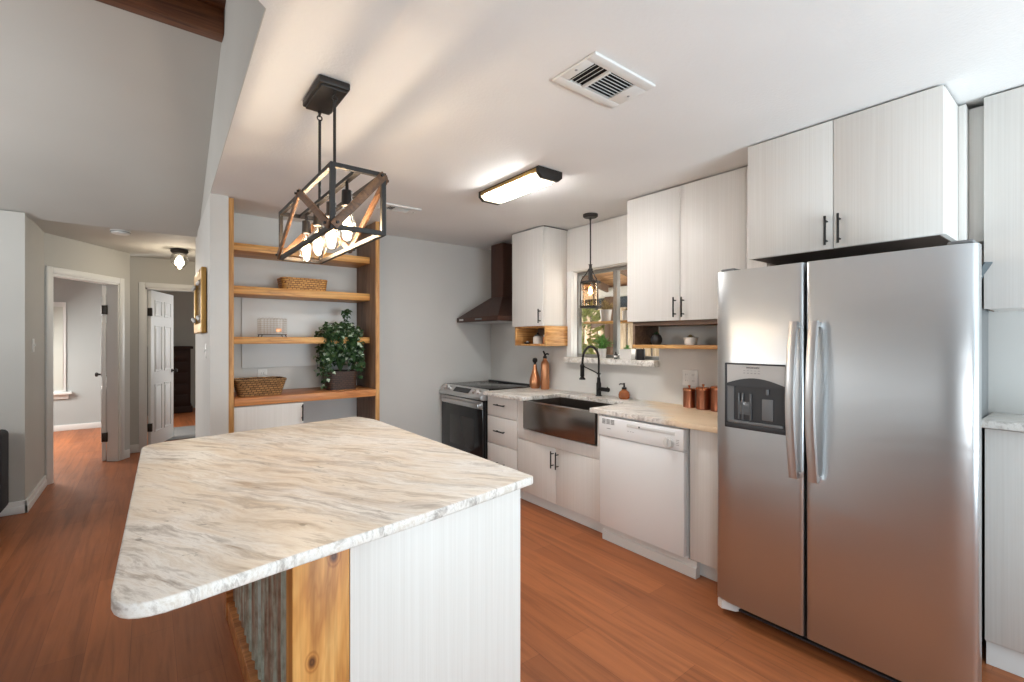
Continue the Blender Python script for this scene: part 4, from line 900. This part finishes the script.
# crate contents
t = thing('white_jar', 'white ceramic jar with dark lid in the wooden box shelf', 'jar', (2.96, 3.405, 1.358))
MB().lathe([(0, 0), (0.042, 0), (0.046, 0.006), (0.046, 0.062), (0.036, 0.074), (0.03, 0.078), (0, 0.078)], (2.96, 3.405, 1.358), 22).build('body', 'ceramic', t)
MB().lathe([(0.03, 0), (0.03, 0.008), (0.010, 0.014), (0.012, 0.03), (0, 0.034)], (2.96, 3.405, 1.436), 16).build('lid', 'blackpot', t)
t = thing('spice_bottle', 'thin copper-coloured bottle with white cap in the wooden box shelf', 'bottle', (2.95, 3.292, 1.358))
MB().lathe([(0, 0), (0.018, 0), (0.02, 0.004), (0.02, 0.06), (0.012, 0.068), (0, 0.068)], (2.95, 3.292, 1.358), 16).build('body', 'coppermat', t)
MB().lathe([(0.013, 0), (0.013, 0.018), (0, 0.02)], (2.95, 3.292, 1.426), 12).build('cap', 'ceramic', t)
t = thing('small_dish', 'small dark dish with a white stone in the wooden box shelf', 'dish', (2.94, 3.54, 1.358))
MB().lathe([(0, 0), (0.022, 0), (0.038, 0.014), (0.035, 0.014), (0.020, 0.006), (0, 0.005)], (2.94, 3.54, 1.358), 18).build('dish', 'blackpot', t)
MB().lathe([(0, 0), (0.014, 0.004), (0.013, 0.016), (0, 0.022)], (2.94, 3.535, 1.363), 10).build('stone', 'ceramic', t)
# pots on shelves and the sill
def tuft(m, c, n, L, spread, w, seed, up=0.7):
    r_ = random.Random(seed)
    for i in range(n):
        a = r_.uniform(0, 2*PI); e = r_.uniform(0, 1); d = Vector((math.cos(a)*spread*e, math.sin(a)*spread*e, up)); d.normalize(); p = Vector(c); l = L*r_.uniform(0.6, 1)
        mid = p+d*l*0.55; m.leaf(p, d, (r_.random()-.5, r_.random()-.5, 0.4), l*0.65, w); m.leaf(mid, d+Vector((math.cos(a)*0.5*e, math.sin(a)*0.5*e, -0.45*e)), (0.1, 0.2, 1), l*0.55, w*0.9)
def pot(name, label, c, r0, r1, h, potm, leafm, n, L, spread, w, square=None, lid=None):
    t = thing(name, label, 'potted plant', c)
    if square:
        a, b_ = square; MB().hexa([(c[0]-a*.9, c[1]-b_*.9, c[2]), (c[0]+a*.9, c[1]-b_*.9, c[2]), (c[0]+a*.9, c[1]+b_*.9, c[2]), (c[0]-a*.9, c[1]+b_*.9, c[2])], [(c[0]-a, c[1]-b_, c[2]+h), (c[0]+a, c[1]-b_, c[2]+h), (c[0]+a, c[1]+b_, c[2]+h), (c[0]-a, c[1]+b_, c[2]+h)]).build('pot', potm, t)
    else: MB().lathe([(0, 0), (r0, 0), (r1, h-0.008), (r1*1.02, h), (r1*0.9, h), (r1*0.88, h-0.012), (0, h-0.012)], c, 24).build('pot', potm, t)
    m = MB(); tuft(m, (c[0], c[1], c[2]+h-0.012), n, L, spread, w, int(c[1]*1000)); m.build('foliage', leafm, t, 180); return t
pot('potted_succulent', 'small white planter with brown succulent on the open shelf', (2.96, 1.79, 1.362), 0.036, 0.048, 0.052, 'ceramic', 'drygrass', 60, 0.035, 1.2, 0.012)
t = thing('black_round_vase', 'round black vase with rough top on the open shelf', 'vase', (2.95, 2.06, 1.362))
MB().lathe([(0, 0), (0.028, 0), (0.040, 0.022), (0.041, 0.046), (0.030, 0.070), (0.018, 0.076), (0, 0.07)], (2.95, 2.06, 1.362), 20).build('body', 'blackpot', t)
m = MB(); tuft(m, (2.95, 2.06, 1.43), 40, 0.03, 1.3, 0.012, 5); m.build('foliage', 'leafdark', t, 180)
pot('potted_spider_plant', 'bright green spider plant in white pot on the window sill', (3.125, 2.735, 1.235), 0.030, 0.037, 0.085, 'ceramic', 'leaf2', 90, 0.15, 1.1, 0.014)
pot('potted_succulent', 'rectangular white planter with small green succulent on the window sill', (3.125, 2.465, 1.235), 0.03, 0.03, 0.085, 'ceramic', 'leaf2', 40, 0.05, 1.0, 0.014, (0.03, 0.062))
t = thing('small_black_bottle', 'tiny black bottle with white band on the sill between two planters', 'bottle', (3.10, 2.565, 1.235))
MB().lathe([(0, 0), (0.014, 0), (0.015, 0.004), (0.015, 0.04), (0.008, 0.048), (0.008, 0.062), (0, 0.062)], (3.10, 2.565, 1.235), 14).build('body', 'blackpot', t)
MB().lathe([(0.0155, 0.015), (0.0155, 0.03)], (3.10, 2.565, 1.235), 14).build('band', 'ceramic', t)
t = thing('black_cup', 'black cup with grey end on the right end of the sill', 'cup', (3.115, 2.325, 1.235))
MB().lathe([(0, 0), (0.034, 0), (0.036, 0.003), (0.036, 0.088), (0.032, 0.088), (0.031, 0.01), (0, 0.008)], (3.115, 2.325, 1.235), 22).build('body', 'blackpot', t)
pot('potted_dry_plant', 'grey pot with dry brown plant on the window shelf', (3.37, 2.905, 1.568), 0.042, 0.055, 0.11, 'greypot', 'drygrass', 70, 0.12, 1.1, 0.014)
pot('potted_green_plant', 'black pot with dark green plant on the window shelf', (3.37, 2.515, 1.568), 0.036, 0.045, 0.10, 'blackpot', 'leaf', 70, 0.13, 1.0, 0.016)
pot('potted_trailing_plant', 'pale striped pot in the middle of the window shelf', (3.37, 2.66, 1.568), 0.04, 0.045, 0.09, 'ceramic', 'drygrass', 20, 0.05, 1.0, 0.012)

# ---------------------------------------------------------------- lights
# chandelier: box frame, inverted V wood braces, four bulbs
LX0, LX1, LY0, LY1, LZ0, LZ1 = 0.498, 0.682, 1.655, 2.455, 1.792, 2.006
LCX, LCY = (LX0+LX1)/2, (LY0+LY1)/2
t = thing('box_frame_chandelier', 'black box-frame chandelier with wood braces and four bulbs over the island', 'pendant lamp', (LCX, LCY, LZ0))
MB().box(0.524, 0.646, 1.905, 2.165, 2.414, 2.444, 0.006).box(0.534, 0.636, 1.915, 2.155, 2.404, 2.416, 0.004).build('ceiling_canopy', 'bronze', t)
for yy in (1.93, 2.14):
    MB().ring((LCX, yy, 2.392), 0.010, 0.003, 14, 6, 'x').ring((LCX, yy, 2.374), 0.010, 0.003, 14, 6, 'y').lathe([(0.008, 0.396), (0.008, 0.412)], (LCX, yy, 2.0), 10).build('chain_link', 'bronze', t)
    MB().tube([(LCX, yy, 2.366), (LCX, yy, 2.0)], 0.006, 10).build('hanging_rod', 'bronze', t)
m = MB(); bw = 0.016
for x in (LX0, LX1):
    for y in (LY0, LY1): m.box(x-bw/2, x+bw/2, y-bw/2, y+bw/2, LZ0-bw/2, LZ1+bw/2)
for z in (LZ0, LZ1):
    for x in (LX0, LX1): m.box(x-bw/2, x+bw/2, LY0+bw/2, LY1-bw/2, z-bw/2, z+bw/2)
    for y in (LY0, LY1): m.box(LX0+bw/2, LX1-bw/2, y-bw/2, y+bw/2, z-bw/2, z+bw/2)
m.build('frame', 'bronze', t)
MB().box(LCX-0.011, LCX+0.011, LY0+bw/2, LY1-bw/2, LZ1-0.008, LZ1+0.006).build('centre_bar', 'bronze', t)
for x, sg in ((LX0, -1), (LX1, 1)):
    for yb in (LY0, LY1):
        MB().bar((x+sg*0.013, LCY, LZ1 if sg < 0 else LZ0), (x+sg*0.013, yb, LZ0+0.005 if sg < 0 else LZ1-0.005), 0.010, 0.030, (0, 0.3, 1), 0.001).build('wood_brace', 'lampwood', t)
for y, sg in ((LY0, -1), (LY1, 1)):
    a, b = ((LX0, LZ0), (LX1, LZ1)) if sg < 0 else ((LX1, LZ1), (LX0, LZ0))
    MB().bar((a[0], y+sg*0.013, a[1]), (b[0], y+sg*0.013, b[1]), 0.010, 0.030, (0.3, 0, 1), 0.001).build('wood_brace', 'lampwood', t)
m = MB()
for x, sg in ((LX0, -1), (LX1, 1)):
    for (y, z) in (((LCY-0.02, LZ1), (LCY+0.02, LZ1), (LY0+0.012, LZ0+0.012), (LY1-0.012, LZ0+0.012)) if sg < 0 else ((LCY-0.02, LZ0), (LCY+0.02, LZ0), (LY0+0.012, LZ1-0.012), (LY1-0.012, LZ1-0.012))): m.tube([(x+sg*0.015, y, z), (x+sg*0.026, y, z)], 0.005, 8)
for (x, z) in ((LX0+0.012, LZ0+0.012), (LX1-0.012, LZ1-0.006)): m.tube([(x, LY0-0.015, z), (x, LY0-0.026, z)], 0.005, 8); m.tube([(x, LY1+0.015, z), (x, LY1+0.026, z)], 0.005, 8)
m.build('bolt', 'bronze', t)
for k in range(4):
    y = LY0+0.125+k*0.193
    s_ = MB().lathe([(0.006, 0.05), (0.006, 0.012), (0.019, 0.008), (0.020, -0.05), (0.017, -0.052), (0, -0.052)], (LCX, y, LZ1-0.05), 16).build('socket', 'bronze', t)
    MB().lathe([(0.014, 0), (0.017, -0.02), (0.031, -0.062), (0.036, -0.092), (0.031, -0.120), (0.016, -0.137), (0, -0.141)], (LCX, y, LZ1-0.098), 20).build('bulb', 'bulbglass', s_)
    MB().lathe([(0, -0.025), (0.008, -0.03), (0.014, -0.06), (0.014, -0.095), (0.008, -0.115), (0, -0.118)], (LCX, y, LZ1-0.098), 10).build('filament', 'filament', s_)
    point('bulb_light', (LCX, y, LZ1-0.17), 3.4, WARM, 0.028)
# pendant over the sink
PX, PY = 2.905, 2.672
t = thing('lantern_pendant', 'small bronze lantern pendant with amber glass over the sink', 'pendant lamp', (PX, PY, 1.665))
MB().lathe([(0.062, 0), (0.062, -0.018), (0.052, -0.026), (0.01, -0.028), (0.008, -0.05), (0, -0.05)], (PX, PY, CZ-0.001), 24).build('ceiling_canopy', 'bronze', t)
MB().tube([(PX, PY, 2.40), (PX, PY, 2.02)], 0.006, 10).build('rod', 'bronze', t)
MB().lathe([(0.02, 0), (0.02, 0.01), (0.012, 0.014), (0.012, 0.04), (0.018, 0.046), (0, 0.05)], (PX, PY, 1.98), 16).build('hub', 'bronze', t)
m = MB()
for k in range(3):
    a = k*2*PI/3+0.4; u = Vector((math.cos(a), math.sin(a), 0)); m.tube([Vector((PX, PY, 1.985))+u*0.014, Vector((PX, PY, 1.95))+u*0.035, Vector((PX, PY, 1.90))+u*0.074, Vector((PX, PY, 1.875))+u*0.082, Vector((PX, PY, 1.675))+u*0.082], 0.0045, 8)
m.build('arm', 'bronze', t)
MB().lathe([(0.066, 0), (0.085, 0), (0.085, 0.016), (0.066, 0.016), (0.066, 0)], (PX, PY, 1.868), 28).build('top_ring', 'bronze', t)
MB().lathe([(0.055, 0), (0.088, 0), (0.088, 0.014), (0.055, 0.014), (0.055, 0)], (PX, PY, 1.664), 28).build('bottom_ring', 'bronze', t)
MB().lathe([(0.068, 0), (0.068, 0.19), (0.065, 0.19), (0.065, 0), (0.068, 0)], (PX, PY, 1.678), 28).build('glass_shade', 'ambglass', t)
s_ = MB().lathe([(0.017, 0.12), (0.017, 0), (0, 0)], (PX, PY, 1.862), 14).build('socket', 'bronze', t)
MB().lathe([(0.014, 0), (0.027, -0.04), (0.030, -0.065), (0.02, -0.09), (0, -0.098)], (PX, PY, 1.862), 18).build('bulb', 'bulbglass', s_)
MB().lathe([(0, -0.02), (0.010, -0.03), (0.016, -0.06), (0.009, -0.082), (0, -0.086)], (PX, PY, 1.862), 10).build('filament', 'filament2', s_)
point('pendant_light', (PX, PY, 1.805), 2.2, WARM, 0.025)
# fluorescent ceiling light
SX0, SX1, SY0, SY1 = 1.835, 2.03, 2.10, 2.75
t = thing('ceiling_strip_light', 'rectangular bronze ceiling light with glowing white diffuser', 'ceiling light', ((SX0+SX1)/2, (SY0+SY1)/2, 2.375))
MB().box(SX0+0.003, SX1-0.003, SY0+0.01, SY1-0.01, 2.428, 2.4445, 0.004).build('base_pan', 'bronze', t)
def capb(y0, y1): return MB().prism([(SX0, 2.443), (SX0, 2.402), (SX0+0.03, 2.378), (SX1-0.03, 2.378), (SX1, 2.402), (SX1, 2.443)], y0, y1, 'y', 0.004)
def lens(y0, y1): return MB().prism([(SX0+0.004, 2.426), (SX0+0.004, 2.404), (SX0+0.034, 2.382), (SX1-0.034, 2.382), (SX1-0.004, 2.404), (SX1-0.004, 2.426)], y0, y1, 'y')
capb(SY0, SY0+0.028).build('end_cap', 'bronze', t); capb(SY1-0.028, SY1).build('end_cap', 'bronze', t)
MB().box(SX0-0.001, SX0+0.008, SY0+0.028, SY1-0.028, 2.41, 2.434, 0.001).build('side_rail', 'brass', t)
MB().box(SX1-0.008, SX1+0.001, SY0+0.028, SY1-0.028, 2.41, 2.434, 0.001).build('side_rail', 'brass', t)
lens(SY0+0.072, SY1-0.072).build('diffuser', 'diffuser', t)
lens(SY0+0.0285, SY0+0.0715).build('end_lens', 'endlens', t); lens(SY1-0.0715, SY1-0.0285).build('end_lens', 'endlens', t)
# vents
def vent(name, label, x0, x1, y0, y1, near):
    t = thing(name, label, 'air vent', ((x0+x1)/2, (y0+y1)/2, CZ-0.012)); z = CZ
    m = MB(); fw = 0.045
    for a in ((x0, x1, y0, y0+fw), (x0, x1, y1-fw, y1), (x0, x0+fw, y0+fw, y1-fw), (x1-fw*1.7, x1, y0+fw, y1-fw)): m.box(a[0], a[1], a[2], a[3], z-0.012, z-0.0005, 0.003)
    m.build('frame', 'offwhite', t)
    MB().box(x0+fw, x1-fw*1.7, y0+fw, y1-fw, z-0.003, z-0.001).build('cavity', 'blade', t)
    xa, xb = x0+fw, x1-fw*1.7; xm = xa+(xb-xa)*0.36
    MB().box(xm-0.006, xm+0.006, y0+fw, y1-fw, z-0.014, z-0.004).build('divider', 'offwhite', t)
    R_ = Matrix.Rotation(math.radians(-42), 3, 'Y'); R2 = Matrix.Rotation(math.radians(48), 3, 'X')
    for k in range(4):
        x = xa+(xm-xa)*(k+0.5)/4; MB().box(x-0.0065, x+0.0065, y0+fw, y1-fw, z-0.0095, z-0.0080, 0, 2, R_).build('slat', 'offwhite', t)
    for k in range(8):
        y = y0+fw+(y1-y0-2*fw)*(k+0.5)/8; MB().box(xm+0.006, xb, y-0.0058, y+0.0058, z-0.0095, z-0.0080, 0, 2, R2).build('slat', 'offwhite', t)
    m = MB()
    for (x, y) in ((x0+0.018, (y0+y1)/2), (x1-0.03, (y0+y1)/2)): m.lathe([(0.006, 0), (0.005, -0.002), (0, -0.003)], (x, y, z-0.012), 10)
    m.build('screw', 'inkgrey', t); return t
vent('ceiling_vent', 'white louvred ceiling vent in the middle of the kitchen ceiling', 1.272, 1.634, 1.145, 1.375, 1)
vent('ceiling_vent', 'white ceiling vent near the far wall beside the chandelier', 1.42, 1.72, 3.39, 3.58, 0)
# hall light and smoke detector
t = thing('hall_globe_light', 'schoolhouse globe ceiling light in the hall', 'ceiling light', (0.275, 6.5, 2.25))
MB().lathe([(0.06, 0), (0.085, -0.01), (0.085, -0.03), (0.07, -0.05), (0, -0.05)], (0.265, 6.5, HZ-0.001), 22).build('base', 'bronze', t)
MB().lathe([(0.048, 0), (0.075, -0.02), (0.09, -0.06), (0.082, -0.105), (0.05, -0.15), (0.02, -0.175), (0, -0.178)], (0.265, 6.5, HZ-0.046), 24).build('glass_globe', 'globeglass', t)
MB().lathe([(0, -0.02), (0.02, -0.04), (0.045, -0.09), (0.042, -0.13), (0, -0.155)], (0.265, 6.5, HZ-0.046), 16).build('bulb', emit('lit_bulb', (1, 0.9, 0.72), 6), t)
point('hall_light', (0.265, 6.5, HZ-0.25), 7.5, (1, 0.86, 0.66), 0.04)
t = thing('smoke_detector', 'round white smoke detector on the hall ceiling', 'smoke detector', (-0.22, 5.72, 2.39))
MB().lathe([(0.075, 0), (0.078, -0.008), (0.072, -0.012), (0.068, -0.03), (0.05, -0.036), (0, -0.036)], (-0.22, 5.72, HZ-0.001), 26).build('housing', 'offwhite', t)
MB().ring((-0.22, 5.72, HZ-0.018), 0.0735, 0.003, 26, 6).build('vent_ring', 'greyplastic', t)

# ---------------------------------------------------------------- hall furniture and sofa
t = thing('tall_dresser', 'dark espresso chest of drawers seen through the second hall door', 'dresser', (0.2, 11.1, 0))
MB().box(-0.30, 0.62, 10.9, 11.4, 0.08, 1.22, 0.004).build('body', 'darkwood', t)
MB().box(-0.34, 0.66, 10.86, 11.42, 1.22, 1.27, 0.008).build('top', 'darkwood', t)
MB().box(-0.33, 0.65, 10.87, 11.41, 0, 0.12, 0.006).build('plinth', 'darkwood', t)
for k in range(5):
    d = MB().box(-0.26, 0.58, 10.88, 10.9, 0.15+k*0.21, 0.34+k*0.21, 0.004).build('drawer', 'darkwood', t)
    for x in (-0.05, 0.37): MB().lathe([(0.008, 0), (0.016, -0.02), (0, -0.026)], (x, 10.88, 0.245+k*0.21), 10, 'y').build('knob', 'bronze', d)
rg = MB().prism(rounded([(0.15, 8.0), (0.75, 8.0), (0.75, 9.1), (0.15, 9.1)], [0.05]*4, 4), 0.0005, 0.012, 'z', 0.003).build('rug', 'rug'); tag(rg, 'grey rug on the bedroom floor just past the second door', 'rug')
t = thing('sofa', 'charcoal upholstered sofa at the left edge against the living room wall', 'sofa', (-1.9, 4.9, 0))
MB().box(-2.85, -0.905, 4.45, 5.30, 0.10, 0.40, 0.03, 3).build('base', 'sofa', t)
MB().box(-2.85, -0.875, 5.08, 5.34, 0.09, 0.70, 0.035, 3).build('backrest', 'sofa', t)
MB().box(-1.12, -0.88, 4.42, 5.06, 0.10, 0.58, 0.03, 3).build('armrest', 'sofa', t); MB().box(-2.88, -2.64, 4.42, 5.06, 0.10, 0.58, 0.03, 3).build('armrest', 'sofa', t)
for x in (-2.63, -1.87): MB().box(x, x+0.745, 4.44, 5.07, 0.40, 0.52, 0.03, 3).build('seat_cushion', 'sofa', t)
for x in (-2.78, -1.0):
    for y in (4.52, 5.22): MB().tube([(x, y, 0), (x, y, 0.11)], [0.018, 0.024], 10).build('leg', 'darkwood', t)
